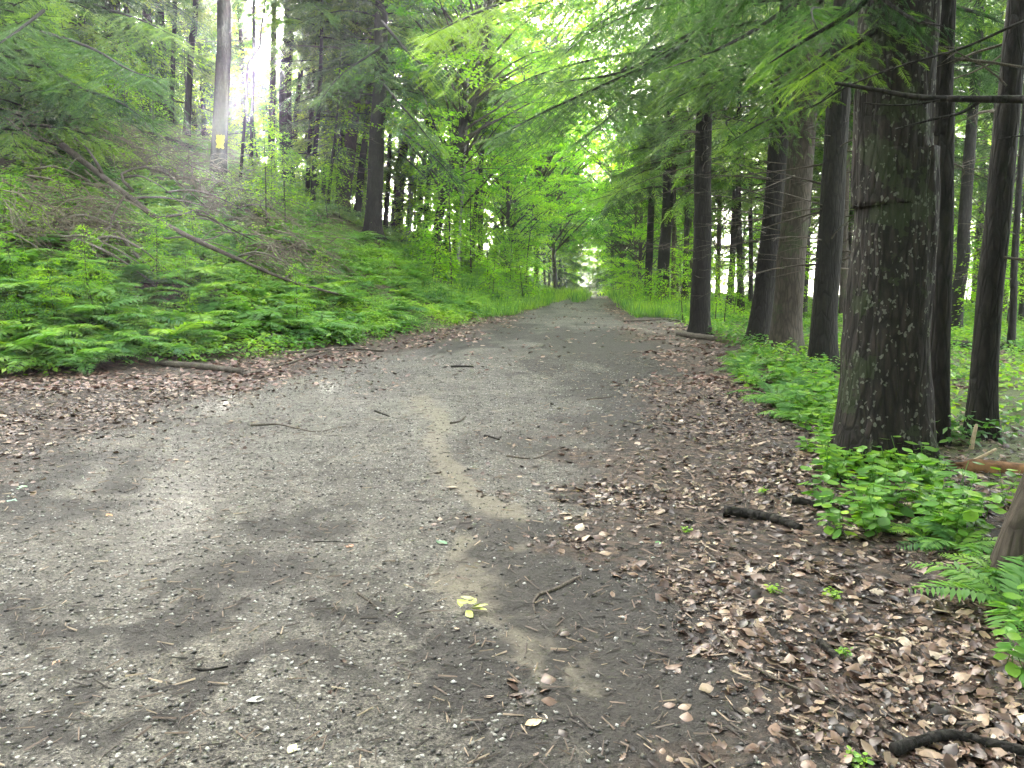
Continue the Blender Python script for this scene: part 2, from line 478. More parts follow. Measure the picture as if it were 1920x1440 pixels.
SAND = G2([(790, 745), (810, 800), (850, 860), (930, 1000), (870, 1075), (950, 1170), (1020, 1230), (1110, 1290), (1200, 1340)])
SAND_W = 0.22
DAMP_SHADE = [(1150, 640, .8, 3.5), (1120, 720, .9, 1.6), (1240, 730, .6, 1.2), (1080, 1250, .35, .3), (1190, 1240, .3, .35), (1250, 1180, .3, .4), (1300, 1350, .35, .3), (960, 620, .6, 2.5), (880, 1360, .3, .2), (1020, 1010, .3, .4), (560, 1010, .5, .25), (90, 1130, .5, .25), (200, 880, .9, .4), (1180, 690, .55, 2.2), (1230, 770, .55, 1.0), (1180, 790, .5, .6), (800, 1215, .30, .30), (850, 1300, .22, .3), (1150, 1150, .38, .5), (1290, 1080, .3, .5),  # dark soil stains, plus a patch of dark shade put into the colour
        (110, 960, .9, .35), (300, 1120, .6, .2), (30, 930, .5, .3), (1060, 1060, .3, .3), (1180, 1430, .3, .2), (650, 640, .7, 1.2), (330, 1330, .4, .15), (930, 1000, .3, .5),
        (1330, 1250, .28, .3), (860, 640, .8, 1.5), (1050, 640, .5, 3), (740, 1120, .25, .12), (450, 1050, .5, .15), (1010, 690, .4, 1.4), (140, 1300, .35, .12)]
WET = [(530, 730, .9, 1.1), (470, 760, .8, .8), (560, 820, .35, 1.0), (400, 770, .6, .5), (820, 800, .3, 1.0), (760, 760, .6, 0.6), (610, 780, .4, .6)]


def masks(x, y):
    lx, rx = track_lx(y), track_rx(y)
    s = bank_s(x, y)
    wob = (fbm(x * 1.1 + 5, y * 0.8, 3) - 0.5) * 1.0
    lit = sstep(-1.3, 1.0, (lx - x) + wob * 1.6)
    lit = np.maximum(lit, sstep(-1.0, 0.8, (x - rx) + wob * 1.3))
    far = sstep(30, 60, y)
    lit = lit * (1 - 0.3 * far) * (1 - .6 * sstep(15, 24, y) * sstep(0, .6, x - rx))
    lit = np.where(s > 0.5, 0.75, lit)
    near_leafy = np.exp(-((x - 0.7) / 0.95) ** 2 - ((y - 4.4) / 2.8) ** 2) * 0.8
    lit = np.maximum(lit, near_leafy * sstep(0.35, 0.6, fbm(x * 2, y * 2, 3)) * 1.3)
    d = seg_dist(SAND, x + (fbm(x * 2.5, y * 1.8 + 70, 4) - .5) * .55, y + (fbm(x * 2.5 + 30, y * 1.2, 4) - .5) * 1.4)
    w = SAND_W * np.interp(y, [2, 3.2, 5, 9], [1.5, .95, 0.6, 1.5]) * (0.7 + 0.7 * fbm(x * 2.3, y * 2.3, 3))
    sand = sstep(1.7, 0.2, d / w) * np.interp(y, [4, 6, 10], [1, .72, .6])
    lit = lit * (1 - .75 * sand * sstep(2, 3, y + 0 * x))
    damp_shade = np.zeros(np.shape(x)); wx = x + (fbm(x * 2.2, y * 2.2 + 30, 4) - .5) * 1.1; wy = y + (fbm(x * 2.2 + 50, y * 1.5, 4) - .5) * 2.2
    for u, v, a, b in DAMP_SHADE:
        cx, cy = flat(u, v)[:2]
        damp_shade = np.maximum(damp_shade, np.exp(-(((wx - cx) / a) ** 2 + ((wy - cy) / b) ** 2) ** 1.0))
    damp_shade = np.maximum(damp_shade, .95 * sstep(-2.0, -.5, wx - rx) * sstep(4.5, 8, wy) * sstep(24, 14, y) * (.35 + 1.1 * fbm(x * 1.1 + 9, y * .8, 3)))
    damp_shade = np.maximum(damp_shade, np.exp(-((wx - .95) / .45) ** 2) * sstep(6.5, 4.5, y) * (.3 + 1.1 * fbm(x * 1.5 + 4, y * 1.5, 3)))
    damp_shade = damp_shade * 0.85 + 0.30 * sstep(10, 17, y) + 0.9 * (fbm(x * 1.6 + 3, y * 1.1, 3) - 0.45)
    wet = np.zeros(np.shape(x))
    for u, v, a, b in WET:
        cx, cy = flat(u, v)[:2]
        wet = np.maximum(wet, np.exp(-(((x - cx) / a) ** 2 + ((y - cy) / b) ** 2)))
    wet = wet * 0.9 + 0.1
    gr = 0.65 * sstep(0.3, 0.9, s) * fbm(x * 1.1, y * 1.1, 3) * 1.4
    gr = np.maximum(gr, np.exp(-((s + 0.15) / 0.5) ** 2) * sstep(9, 12, y) * 0.75 * sstep(0.35, 0.6, fbm(x * .9, y * .9 + 7, 2)))
    r = x - right_x(y)
    gr = np.maximum(gr, sstep(0.3, 1.8, r) * (0.5 + 0.45 * fbm(x * .7, y * .7, 3)))
    strip = np.exp(-((x - 0.5 * (lx + rx)) / 0.35) ** 2) * sstep(30, 37, y)
    gr = np.maximum(gr, strip * 0.9)
    return dict(litter=lit, sand=sand, damp_shade=np.clip(damp_shade, 0, 1), wet=wet, green=np.clip(gr, 0, 1))


# polar sheet, fine in front
ang = np.unique(np.concatenate([np.linspace(-180, -46, 42), np.linspace(-46, 46, 460), np.linspace(46, 180, 42)[:-1]]))
rad = np.concatenate([[0.0], 0.6 * 1.0125 ** np.arange(0, 540)])
rad = rad[rad < 480]
aa, rrr = np.meshgrid(np.radians(ang), rad)
GX = rrr * np.sin(aa); GY = rrr * np.cos(aa)
GZ = height(GX, GY)
na = len(ang); nr = len(rad)
i = np.arange(nr - 1)[:, None] * na; j = np.arange(na)[None]; j2 = (j + 1) % na
GQ = np.stack([i + j, i + j2, i + na + j2, i + na + j], -1).reshape(-1, 4)[:, ::-1]
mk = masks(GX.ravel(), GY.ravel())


def sheet(name, V, Q, attrs, mat, **props):
    mb = MB(); mb.add(V, Q)
    me = mb.mesh(name, [mat], smooth=True)
    for k, a in attrs.items():
        at = me.attributes.new(k, 'FLOAT', 'POINT'); at.data.foreach_set('value', a.astype(np.float32))
    return link(name, me, **props)


GV = np.stack([GX.ravel(), GY.ravel(), GZ.ravel()], 1)
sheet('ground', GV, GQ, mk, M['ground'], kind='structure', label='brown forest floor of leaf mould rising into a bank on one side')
wobE = (fbm(GV[:, 0] * 2.2, GV[:, 1] * 1.6, 3) - 0.5) * 0.7
on = (GV[:, 0] > track_lx(GV[:, 1]) + wobE) & (GV[:, 0] < track_rx(GV[:, 1]) + wobE) & (GV[:, 1] < 120) & (GV[:, 1] > -25) & (np.hypot(GV[:, 0], GV[:, 1]) > -1)
fo = on[GQ].all(1)
used = np.unique(GQ[fo]); remap = np.full(len(GV), -1); remap[used] = np.arange(len(used))
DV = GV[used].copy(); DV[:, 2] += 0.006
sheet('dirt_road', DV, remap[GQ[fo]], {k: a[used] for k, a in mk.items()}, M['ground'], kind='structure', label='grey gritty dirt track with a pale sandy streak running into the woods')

# pond beyond the trees on the right
m, nt, N = new_mat('pond_water')
p = N('ShaderNodeBsdfPrincipled'); p.inputs['Base Color'].default_value = (0.02, 0.03, 0.02, 1); p.inputs['Roughness'].default_value = 0.08; p.inputs['IOR'].default_value = 1.333
tcn = N('ShaderNodeNewGeometry'); bpn = N('ShaderNodeBump'); bpn.inputs['Strength'].default_value = 0.25; bpn.inputs['Distance'].default_value = 0.05
nt.links.new(noise(nt, tcn.outputs['Position'], 1.2, 3), bpn.inputs['Height']); nt.links.new(bpn.outputs[0], p.inputs['Normal'])
o = N('ShaderNodeOutputMaterial'); nt.links.new(p.outputs[0], o.inputs['Surface'])
mb = MB()
mb.add([(10, 44, -1.15), (330, 44, -1.15), (330, 340, -1.15), (10, 340, -1.15)], [(0, 1, 2, 3)])
link('pond_water', mb.mesh('pond_water', [m]), kind='structure', label='bright pond showing between the trunks')

# ------------------------------------------------------------------ leaf templates
LEAF_V = np.array([(0, 0, 0), (0.42, 0.27, 0.06), (1, 0, -0.06), (0.42, -0.27, 0.06)], float)
LEAF_Q = np.array([(0, 3, 2, 1)])


def strip_leaf(widths, curl=0.25, fold=0.15):
    n = len(widths); V = []
    for k, w in enumerate(widths):
        t = k / (n - 1); z = curl * (t - 0.5) ** 2 - curl * 0.25
        V += [(t, -w, z + fold * w), (t, 0, z), (t, w, z + fold * w)]
    Q = []
    for k in range(n - 1):
        a = 3 * k; Q += [(a, a + 1, a + 4, a + 3), (a + 1, a + 2, a + 5, a + 4)]
    return np.array(V, float), np.array(Q)


def spray_template(n, width=0.4, thick=0.055, droop=0.16, seed=0):
    r = np.random.default_rng(seed); V = []; Q = []
    for k in range(n):
        t = 0.05 + 0.93 * k / (n - 1)
        L = width * (1 - 0.75 * t) * (0.6 + 0.4 * min(1, t * 5)) * r.uniform(0.75, 1.15) + 0.05
        for sgn in (-1, 1):
            an = radians(r.uniform(42, 62)); dx, dy = cos(an), sin(an) * sgn
            b = len(V); z = -droop * t * t + r.uniform(-.03, .03); w = thick
            V += [(t - w * .4, 0, z), (t + dx * L * .5 - dy * w * sgn * .0 - w * .8, dy * L * .5, z - 0.02), (t + dx * L, dy * L, z - 0.10 * L - .03), (t + dx * L * .5 + w * .8, dy * L * .5, z - .015)]
            Q.append((b, b + 1, b + 2, b + 3) if sgn < 0 else (b, b + 3, b + 2, b + 1))
    b = len(V); V += [(-0.1, -.012, 0), (1.0, -.006, -droop), (1.0, .006, -droop), (-0.1, .012, 0)]; Q.append((b, b + 1, b + 2, b + 3))
    return np.array(V, float), np.array(Q)


SPRAY_HI = [spray_template(22, 0.27, 0.016, 0.2, s) for s in range(3)]
SPRAY_LO = [spray_template(6, 0.42, 0.075, 0.18, s + 9) for s in range(3)]


def norm(v):
    v = np.asarray(v, float); return v / max(np.linalg.norm(v), 1e-9)


def bough(mb, pts, rad0, size, r, hi=False, bias=0.0, mats=(0, 1), t0=0.15, dens=1.0, wid=0.5, droop=0.22):
    """one hemlock branch along pts: wood tube plus flat drooping sprays on both sides"""
    n = len(pts); L = np.sum(np.linalg.norm(np.diff(pts, axis=0), axis=1))
    tube(mb, pts, np.linspace(rad0, 0.004, n), 5, mats[1])
    P = []; D = []; S = []; var = []
    step = size * 0.34 / dens
    k = 0; t = t0 * L
    cum = np.r_[0, np.cumsum(np.linalg.norm(np.diff(pts, axis=0), axis=1))]
    bv = np.clip(r.normal(0.42 + bias, 0.21), 0, 1)
    while t < L:
        p = np.array([np.interp(t, cum, pts[:, q]) for q in range(3)])
        p2 = np.array([np.interp(min(t + .1, L), cum, pts[:, q]) for q in range(3)]); p1 = np.array([np.interp(max(t - .1, 0), cum, pts[:, q]) for q in range(3)])
        tg = norm(p2 - p1); side = norm(np.cross(tg, (0, 0, 1)))
        f = t / L
        w = wid * L * (1 - f) * min(1, (f - t0) * 3 + .35) + size * .5
        w = min(w, 1.3)
        sg = 1 if k % 2 else -1
        an = radians(r.uniform(45, 70))
        d = norm(tg * cos(an) + side * sg * sin(an) + np.array([0, 0, -droop - r.uniform(-.12, .2)]))
        ns = max(1, int(round(w / (size * .62))))
        for q in range(ns):
            pp = p + d * (q * size * .62) + r.normal(0, .02, 3) - np.array([0, 0, .05 * q * q * size])
            dd = norm(d + r.normal(0, .18, 3))
            P.append(pp); D.append(dd); S.append(size * r.uniform(.75, 1.2)); var.append(np.clip(bv + r.normal(0, .13) + .12 * (q == ns - 1) + .1 * f, 0, 1))
            if q < ns - 1:
                d2 = norm(dd + side * r.normal(0, .6) + tg * r.normal(.2, .4))
                P.append(pp); D.append(d2); S.append(size * r.uniform(.6, .95)); var.append(np.clip(bv + r.normal(0, .13), 0, 1))
        t += step * r.uniform(.7, 1.3); k += 1
    P.append(pts[-1]); D.append(norm(pts[-1] - pts[-2])); S.append(size); var.append(min(1, bv + .15))
    P = np.array(P); D = np.array(D); S = np.array(S); var = np.array(var)
    Nn = np.tile((0, 0, 1.0), (len(P), 1)) + r.normal(0, .22, (len(P), 3))
    R = frames(D, Nn)
    pick = r.integers(0, 3, len(P))
    for q in range(3):
        tv, tq = (SPRAY_HI if hi else SPRAY_LO)[q]
        s = pick == q
        mb.inst(tv, tq, None, P[s], R[s], S[s], mats[0], var[s])


def hemlock_crown(name, seed, H, z0, Lmax, nb, size, dens=1.0, hi=False):
    r = np.random.default_rng(seed); mb = MB()
    for k in range(nb):
        f = (k + r.uniform(0, 1)) / nb
        z = z0 + (H - z0) * f
        az = k * 2.39996 + r.normal(0, .4)
        L = Lmax * (1 - f) ** .65 * r.uniform(.65, 1.1) + .35
        up = r.uniform(.0, .22) + .25 * f; dr = r.uniform(.25, .5)
        t = np.linspace(0, 1, 7)
        w = r.normal(0, .08) * L
        x = L * t; y = w * sin_(t * 3); zz = L * (up * t - dr * t * t)
        pts = np.stack([x * cos(az) - y * sin(az), x * sin(az) + y * cos(az), z + zz], 1)
        bough(mb, pts, .008 + .010 * L, size, r, hi=hi, dens=dens, bias=r.normal(.0, .1))
    # leader
    tube(mb, [(0, 0, H - .5), (0.05, 0, H + .5)], [.03, .005], 5, 1)
    return mb.mesh(name, [M['hemlock'], M['bark_dark']])


def leaf_cloud(mb, c, rad3, n, size, r, bias=.5, spread=.12, mat=0, flat_=.55, face=None):
    P = r.normal(0, 1, (n, 3)); P /= np.linalg.norm(P, axis=1, keepdims=True); P *= (r.random((n, 1)) ** .45)
    P = c + P * np.asarray(rad3)
    a = r.uniform(0, 2 * pi, n)
    D = np.stack([cos_(a), sin_(a), r.normal(-.25, .3, n)], 1)
    Nn = np.stack([r.normal(0, flat_, n), r.normal(0, flat_, n), np.ones(n)], 1)
    mb.inst(LEAF_V, LEAF_Q, None, P, frames(D, Nn), size * r.uniform(.65, 1.2, n), mat, np.clip(bias + r.normal(0, spread, n), 0, 1))


def maple_crown(name, seed, H, z0, R0, ncl, nleaf, size, mat='maple', squat=0.55):
    r = np.random.default_rng(seed); mb = MB()
    for k in range(ncl):
        f = (k + .5) / ncl
        az = k * 2.39996 + r.normal(0, .3)
        zf = r.uniform(0, 1)
        z = z0 + (H - z0) * zf
        prof = np.sqrt(max(.05, 1 - (2 * (zf * .92 - .38)) ** 2)) if zf < .88 else .45
        rr_ = R0 * prof * np.sqrt(r.uniform(.12, 1))
        c = np.array([rr_ * cos(az), rr_ * sin(az), z])
        st = np.array([0, 0, max(z0 * .75, z - rr_ * .75)])
        mid = (st + c) / 2 + np.array([0, 0, .12 * rr_]) + r.normal(0, .08, 3) * rr_
        pts = smooth_path([st, mid, c], 6)
        tube(mb, pts, np.linspace(.012 + .012 * rr_, .004, 6), 5, 1)
        b = np.clip(r.normal(.5, .26), 0.0, 1)
        sc = r.uniform(.7, 1.25)
        # each clump is made of smaller flat tiers with gaps between them
        for q in range(5):
            cc = c + r.normal(0, 1, 3) * np.array([.5, .5, .28]) * sc
            tube(mb, [c * .8 + st * .2, (c + cc) / 2, cc], [.008, .006, .002], 3, 1)
            leaf_cloud(mb, cc, np.array([.5, .5, .13]) * sc, nleaf // 5, size, r, b, .13)
    return mb.mesh(name, [M[mat], M['bark_brown']])


def sapling_mesh(name, seed, H, nl, size, spreadw=1.2, zlow=.25, mat='maple', wood='bark_brown', bias=.55):
    r = np.random.default_rng(seed); mb = MB()
    lean = r.normal(0, .06, 2)
    zs = np.linspace(-.2, H, 9)
    stem = np.stack([lean[0] * zs + .05 * H * sin_(zs * .9) * .2, lean[1] * zs, zs], 1)
    tube(mb, stem, np.linspace(.007 * H + .006, .004, 9), 6, 1)
    for k in range(nl):
        f = zlow + (1 - zlow) * (k + r.random()) / nl
        p0 = np.array([np.interp(f * H, zs, stem[:, q]) for q in range(3)])
        az = r.uniform(0, 2 * pi); L = spreadw * (1.05 - .6 * f) * r.uniform(.5, 1.15)
        t = np.linspace(0, 1, 6)
        rise = r.uniform(.0, .5)
        pts = p0 + np.stack([L * t * cos(az), L * t * sin(az), L * (rise * t - .5 * t * t)], 1)
        tube(mb, pts, np.linspace(.006, .002, 6), 4, 1)
        n = int(26 * L / spreadw * (1.0 / size) * .09 + 10)
        tt = r.uniform(.2, 1.05, n)
        C0 = np.stack([np.interp(tt, t, pts[:, q]) for q in range(3)], 1)
        sd = r.normal(0, .26 * L, n) * (1.1 - tt * .6)
        C0 += np.stack([-sin(az) * sd, cos(az) * sd, -.1 * np.abs(sd) + r.normal(0, .04, n)], 1)
        a = az + np.sign(sd) * r.uniform(.3, 1.3, n)
        D = np.stack([cos_(a), sin_(a), r.normal(-.3, .25, n)], 1)
        Nn = np.stack([r.normal(0, .35, n), r.normal(0, .35, n), np.ones(n)], 1)
        b = np.clip(r.normal(bias, .15), 0, 1)
        mb.inst(LEAF_V, LEAF_Q, None, C0, frames(D, Nn), size * r.uniform(.6, 1.25, n), 0, np.clip(b + r.normal(0, .1, n), 0, 1))
    return mb.mesh(name, [M[mat], M[wood]])


def trunk_mesh(name, path, radii, mat, seed, sides=14, flare=.5, dz=.25, rough=.06, twigs=0, twz=(1.5, 6)):
    """path/radii in local metres from the tree's foot"""
    path = np.asarray(path, float); L = np.sum(np.linalg.norm(np.diff(path, axis=0), axis=1))
    n = max(10, int(L / dz))
    P = smooth_path(path, n)
    h = np.r_[0, np.cumsum(np.linalg.norm(np.diff(P, axis=0), axis=1))]
    hk = np.r_[0, np.cumsum(np.linalg.norm(np.diff(path, axis=0), axis=1))]
    R = np.interp(h, hk, radii)
    r = np.random.default_rng(seed); ph = r.uniform(0, 6, 3)
    P[:, 0] += (vnoise(h * .5, seed + 0 * h) - .5) * .35 * R.mean() * sstep(.5, 2, h)
    def rf(k, th):
        hh = h[k.astype(int)]
        lob = .5 + .5 * cos_(th * 5 + ph[0]) * .7 + .3 * cos_(th * 3 + ph[1])
        fl = 1 + flare * np.exp(-hh / .27) * (.35 + lob * .8) + .12 * np.exp(-hh / .9)
        nz = 1 + rough * (2 * vnoise(3 * cos_(th) + seed, hh * 2.2 + 3 * sin_(th)) - 1)
        if sides > 60: nz = nz + .055 * (1 - 2 * np.abs(vnoise(th * 9 + .6 * np.sin(hh * 3), hh * 1.6) - .5)) ** 2 + .02 * vnoise(th * 30, hh * 9) - .04
        return fl * nz
    mb = MB(); tube(mb, P, R, sides, 0, rfun=rf)
    if twigs:
        dead_twigs(mb, P, R, r, twigs, *twz, mat=1)
    return mb.mesh(name, [M[mat], M['twig']], smooth=True), P, R


def dead_twigs(mb, P, R, r, n, zlo, zhi, Lr=(.6, 2.1), mat=0):
    """bare horizontal dead branchlets on the lower trunk"""
    for _ in range(n):
        z = r.uniform(zlo, zhi)
        k = np.argmin(abs(P[:, 2] - z)); p = P[k]
        az = r.uniform(0, 2 * pi); L = r.uniform(*Lr)
        t = np.linspace(0, 1, 6)
        up = r.uniform(-.25, .35); cv = r.uniform(-.3, .05); wv = r.normal(0, .12)
        loc = np.stack([L * t, wv * L * sin_(3 * t), L * (up * t + cv * t * t)], 1)
        pts = p + np.stack([loc[:, 0] * cos(az) - loc[:, 1] * sin(az), loc[:, 0] * sin(az) + loc[:, 1] * cos(az), loc[:, 2]], 1)
        tube(mb, pts, np.linspace(.011 * (.5 + L * .5), .002, 6), 4, mat)
        for q in range(int(L * 3)):
            f = r.uniform(.3, .95); b = np.array([np.interp(f, t, pts[:, j]) for j in range(3)])
            a2 = az + r.choice([-1, 1]) * r.uniform(.5, 1.1); l2 = L * r.uniform(.15, .4)
            e = b + l2 * np.array([cos(a2), sin(a2), r.uniform(-.3, .2)])
            tube(mb, [b, (b + e) / 2 + r.normal(0, .02, 3), e], [.004, .003, .0015], 3, mat)


# ------------------------------------------------------------------ crown library (shared meshes)
HEM = {
    'tall': [hemlock_crown('hemlock_crown_mesh', 100 + k, 17, 4.6, 3.3, 60, .55) for k in range(2)],
    'low': [hemlock_crown('hemlock_crown_mesh', 110 + k, 16, 1.7, 3.0, 66, .55) for k in range(3)],
    'bushy': [hemlock_crown('hemlock_crown_mesh', 120 + k, 11, .5, 2.9, 64, .5) for k in range(2)],
    'near': [hemlock_crown('near_hemlock_crown_mesh', 140 + k, 17, 4.6, 3.0, 34, .27, hi=True) for k in range(2)],
    'high': [hemlock_crown('hemlock_crown_mesh', 130, 19, 7.5, 3.4, 50, .6)],
}
MAP = {
    'tall': [maple_crown('maple_crown_mesh', 200 + k, 17, 3.4, 4.3, 76, 220, .17) for k in range(2)],
    'low': [maple_crown('maple_crown_mesh', 210 + k, 12, .9, 3.4, 76, 220, .15) for k in range(2)],
}
SAP = [sapling_mesh('sapling_mesh', 300 + k, 4.2, 46, .115, 1.5) for k in range(3)]
BUSH = [sapling_mesh('bush_mesh', 320 + k, 1.7, 34, .10, .95, .08) for k in range(3)]

tree_spots = []      # footprints, for spacing


def make_tree(name, label, base, px_path, w_px, bark, seed, crown=None, H=17, top_r=.35, twigs=0, twz=(1.5, 6), group=None, cat='tree', sides=18, flare=.8, crown_scale=1, spin=None):
    """base = world foot; px_path = pixels of the photograph the trunk passes at the foot's own distance; w_px its width in pixels"""
    b = np.asarray(base, float)
    Y = b[1]; depth = np.dot(b - EYE, FWD)
    rad = w_px * depth / F / 2
    pts = [np.array([0, 0, -.15])]
    for (u, v) in px_path:
        pts.append(at_y(u, v, Y) - b)
    last, prev = pts[-1], pts[-2] if len(pts) > 2 else np.zeros(3)
    d = norm(last - pts[0]) * .6 + norm(last - prev) * .4
    if last[2] < H - .5:
        k = (H - last[2]) / max(d[2], .3)
        d2 = norm(d + np.array([0, 0, .6]))
        pts.append(last + d2 * (H - last[2]) / d2[2])
    path = np.array(pts)
    hz = np.maximum(path[:, 2], 0)
    radii = rad * np.interp(hz, [0, 1.2, H * .5, H], [1.05, 1.0, .72, .12 if crown else top_r])
    root = thing(name, label, cat, None, b, group=group)
    me, P, R = trunk_mesh('trunk', path, radii, bark, seed, sides, flare, twigs=twigs, twz=twz)
    link('trunk', me, root)
    r = np.random.default_rng(seed)
    if crown is not None:
        c = link('crown', crown, root)
        c.scale = (crown_scale,) * 3
        top = path[-1]
        q = Vector((0, 0, 1)).rotation_difference(Vector((float(top[0]), float(top[1]), float(top[2]))))
        c.rotation_mode = 'QUATERNION'
        from mathutils import Quaternion
        c.rotation_quaternion = q @ Quaternion((0, 0, 1), r.uniform(0, 2 * pi) if spin is None else spin)
        c.location = (0, 0, 0)
    tree_spots.append((b[0], b[1]))
    return root, P, R, rad


exec_later = []
# ------------------------------------------------------------------ named trees, right of the track
def foot(u, v):
    g = ground(u, v)
    while g is None:
        v += 4; g = ground(u, v)
    return g


R_ = {}
def rt(key, name, label, foot_px, path, w, bark, crown, **kw):
    g = foot(*foot_px)
    R_[key] = make_tree(name, label, g, path, w, bark, 1000 + len(R_), crown, **kw)
    print('TREE', key, np.round(g, 2), 'diam %.2f' % (2 * R_[key][3]))


rt('big', 'hemlock_tree', 'thick mottled trunk with pale lichen patches, the widest tree, beside the leafy plants', (1652, 862), [(1660, 640), (1676, 300), (1690, 0)], 138, 'bark_lichen', HEM['near'][0], H=19, sides=110, flare=.75)
rt('r2', 'hemlock_tree', 'slim straight dark trunk just behind the widest mottled tree', (1760, 832), [(1764, 500), (1769, 200), (1774, 0)], 34, 'bark_dark', HEM['near'][1], H=15, twigs=10)
rt('r3', 'hemlock_tree', 'dark trunk leaning out towards the photo edge, pale broken stake at its foot', (1838, 822), [(1852, 600), (1872, 400), (1890, 200), (1908, 30)], 42, 'bark_dark', HEM['near'][0], H=16, twigs=12)
rt('r4', 'hemlock_tree', 'dark straight trunk between the pale brown tree and the widest mottled tree', (1541, 695), [(1547, 560), (1557, 430), (1574, 150), (1582, 0)], 44, 'bark_dark', HEM['near'][1], H=17, twigs=46, twz=(1.5, 7))
rt('r5', 'hemlock_tree', 'pale brown smooth trunk, lightest of the trees beside the track', (1470, 658), [(1482, 520), (1496, 380), (1512, 150), (1522, 0)], 50, 'bark_brown', HEM['near'][0], H=18, twigs=34)
rt('r6', 'hemlock_tree', 'dark crooked trunk leaning over beside the pale brown tree', (1418, 645), [(1432, 560), (1450, 420), (1462, 260), (1475, 60)], 37, 'bark_dark', HEM['near'][1], H=17, twigs=38)
rt('r7', 'hemlock_tree', 'black straight trunk standing at the verge with a grey log at its foot', (1312, 628), [(1315, 500), (1318, 380), (1320, 240)], 33, 'bark_dark', HEM['high'][0], H=17, twigs=48, twz=(1.3, 6.5))
rt('r8', 'hemlock_tree', 'dark trunk with a flared foot where the verge turns bright green', (1240, 573), [(1246, 480), (1251, 380), (1254, 290)], 22, 'bark_dark', HEM['tall'][1], H=16, twigs=36)
rt('r9', 'hemlock_tree', 'thin dark trunk nearest the track end, in front of bright leaves', (1214, 565), [(1217, 480), (1220, 400)], 14, 'bark_dark', HEM['tall'][0], H=15, twigs=18)
rt('r10', 'hemlock_tree', 'dark forked looking trunk deep in the wood between the slim tree and the leaning tree', (1788, 625), [(1795, 560), (1808, 480), (1815, 330)], 22, 'bark_dark', HEM['high'][0], H=18, twigs=14)
rt('r11', 'beech_tree', 'trunk cut off by the photo edge, leaning away, with a long bare bough', (1893, 1085), [(1930, 985), (1985, 830), (2080, 560)], 64, 'bark_brown', HEM['high'][0], H=17, sides=24, flare=.9)
BK_R = [(1345, 572, 9), (1368, 580, 12), (1390, 586, 12), (1284, 575, 11), (1262, 570, 8), (1305, 572, 8), (1408, 574, 8), (1720, 618, 14), (1580, 600, 13), (1505, 598, 14), (1440, 590, 10), (1895, 660, 12), (1735, 600, 9), (1845, 610, 10), (1620, 590, 12), (1330, 560, 7), (1555, 580, 10), (1470, 575, 8), (1690, 590, 10), (1770, 585, 9), (1880, 590, 12), (1915, 605, 9)]
for k, (u, v, w) in enumerate(BK_R):
    g = foot(u, v)
    ln = random.uniform(-6, 14)
    R_['b%d' % k] = make_tree('hemlock_tree', 'thin dark trunk among the crowded trees between the track and the bright pond', g, [(u + ln * .5, v - 120), (u + ln, v - 260)], w, 'bark_dark' if k % 4 else 'bark_brown', 1100 + k,
                                (HEM['high'] + HEM['high'] + HEM['tall'][:1] + HEM['high'])[k % 4], H=random.uniform(13, 18), group='trees between the track and the pond', twigs=12, twz=(1.2, 5), sides=10, crown_scale=random.uniform(.85, 1.05))

# ------------------------------------------------------------------ named trees on the left bank
rt('l1', 'hemlock_tree', 'straight dark trunk marked with a yellow paint blaze', (408, 345), [(413, 240), (418, 120), (421, 0)], 28, 'bark_dark', HEM['high'][0], H=18, twigs=10, twz=(3, 8))
rt('l2', 'hemlock_tree', 'slim dark trunk leaning slightly, left of the blazed tree', (349, 256), [(354, 160), (361, 70), (367, 0)], 12, 'bark_dark', HEM['high'][0], H=16, twigs=10, twz=(2, 7))
rt('l3', 'hemlock_tree', 'dark trunk high on the slope behind the sunlit green bush, nearer the slim leaning tree', (300, 200), [(300, 100), (300, 0)], 17, 'bark_dark', HEM['high'][0], H=16, twigs=8)
rt('l3b', 'hemlock_tree', 'dark trunk high on the slope rising straight out of the sunlit green bush', (270, 225), [(272, 100), (276, 0)], 19, 'bark_dark', HEM['tall'][1], H=16, twigs=8)
rt('l4', 'hemlock_tree', 'broad dark trunk at the upper slope half hidden in hemlock sprays', (70, 190), [(78, 100), (88, 0)], 34, 'bark_dark', HEM['low'][0], H=15, twigs=8)
rt('l5', 'hemlock_tree', 'dark trunk between the broad half hidden tree and the green bush', (203, 215), [(206, 100), (210, 0)], 27, 'bark_dark', HEM['low'][1], H=15, twigs=8)
rt('l8', 'hemlock_tree', 'dark trunk beside the sun glare with a thin twin stem', (540, 352), [(535, 260), (536, 130), (541, 0)], 24, 'bark_dark', HEM['high'][0], H=18, twigs=12, twz=(2, 7))
rt('l8b', 'hemlock_tree', 'thin leaning stem crossing close behind the trunk at the sun glare', (545, 335), [(553, 240), (566, 120), (582, 0)], 10, 'bark_dark', HEM['high'][0], H=15, twigs=6)
rt('l7', 'hemlock_tree', 'pale hazy trunk standing straight below the sun', (508, 306), [(511, 160), (514, 0)], 13, 'bark_brown', HEM['high'][0], H=18)
rt('l9', 'sapling_tree', 'thin dark sapling stem between the glare and the brown trunk', (612, 398), [(622, 310), (632, 220)], 6, 'bark_dark', SAP[0], H=6)
rt('l10', 'hemlock_tree', 'brown rough trunk left of the tallest dark trunk on the bank', (640, 404), [(655, 290), (667, 180), (668, 0)], 24, 'bark_brown', HEM['low'][1], H=18, twigs=10)
rt('l11', 'hemlock_tree', 'slim black trunk squeezed between the brown trunk and the tallest dark trunk', (668, 412), [(678, 320), (689, 200), (692, 60)], 13, 'bark_dark', HEM['high'][0], H=16, twigs=8)
rt('l12', 'hemlock_tree', 'tallest dark trunk on the edge of the bank, straight and black', (698, 442), [(704, 330), (711, 180), (717, 0)], 30, 'bark_dark', HEM['tall'][0], H=19, twigs=24, twz=(2, 8))
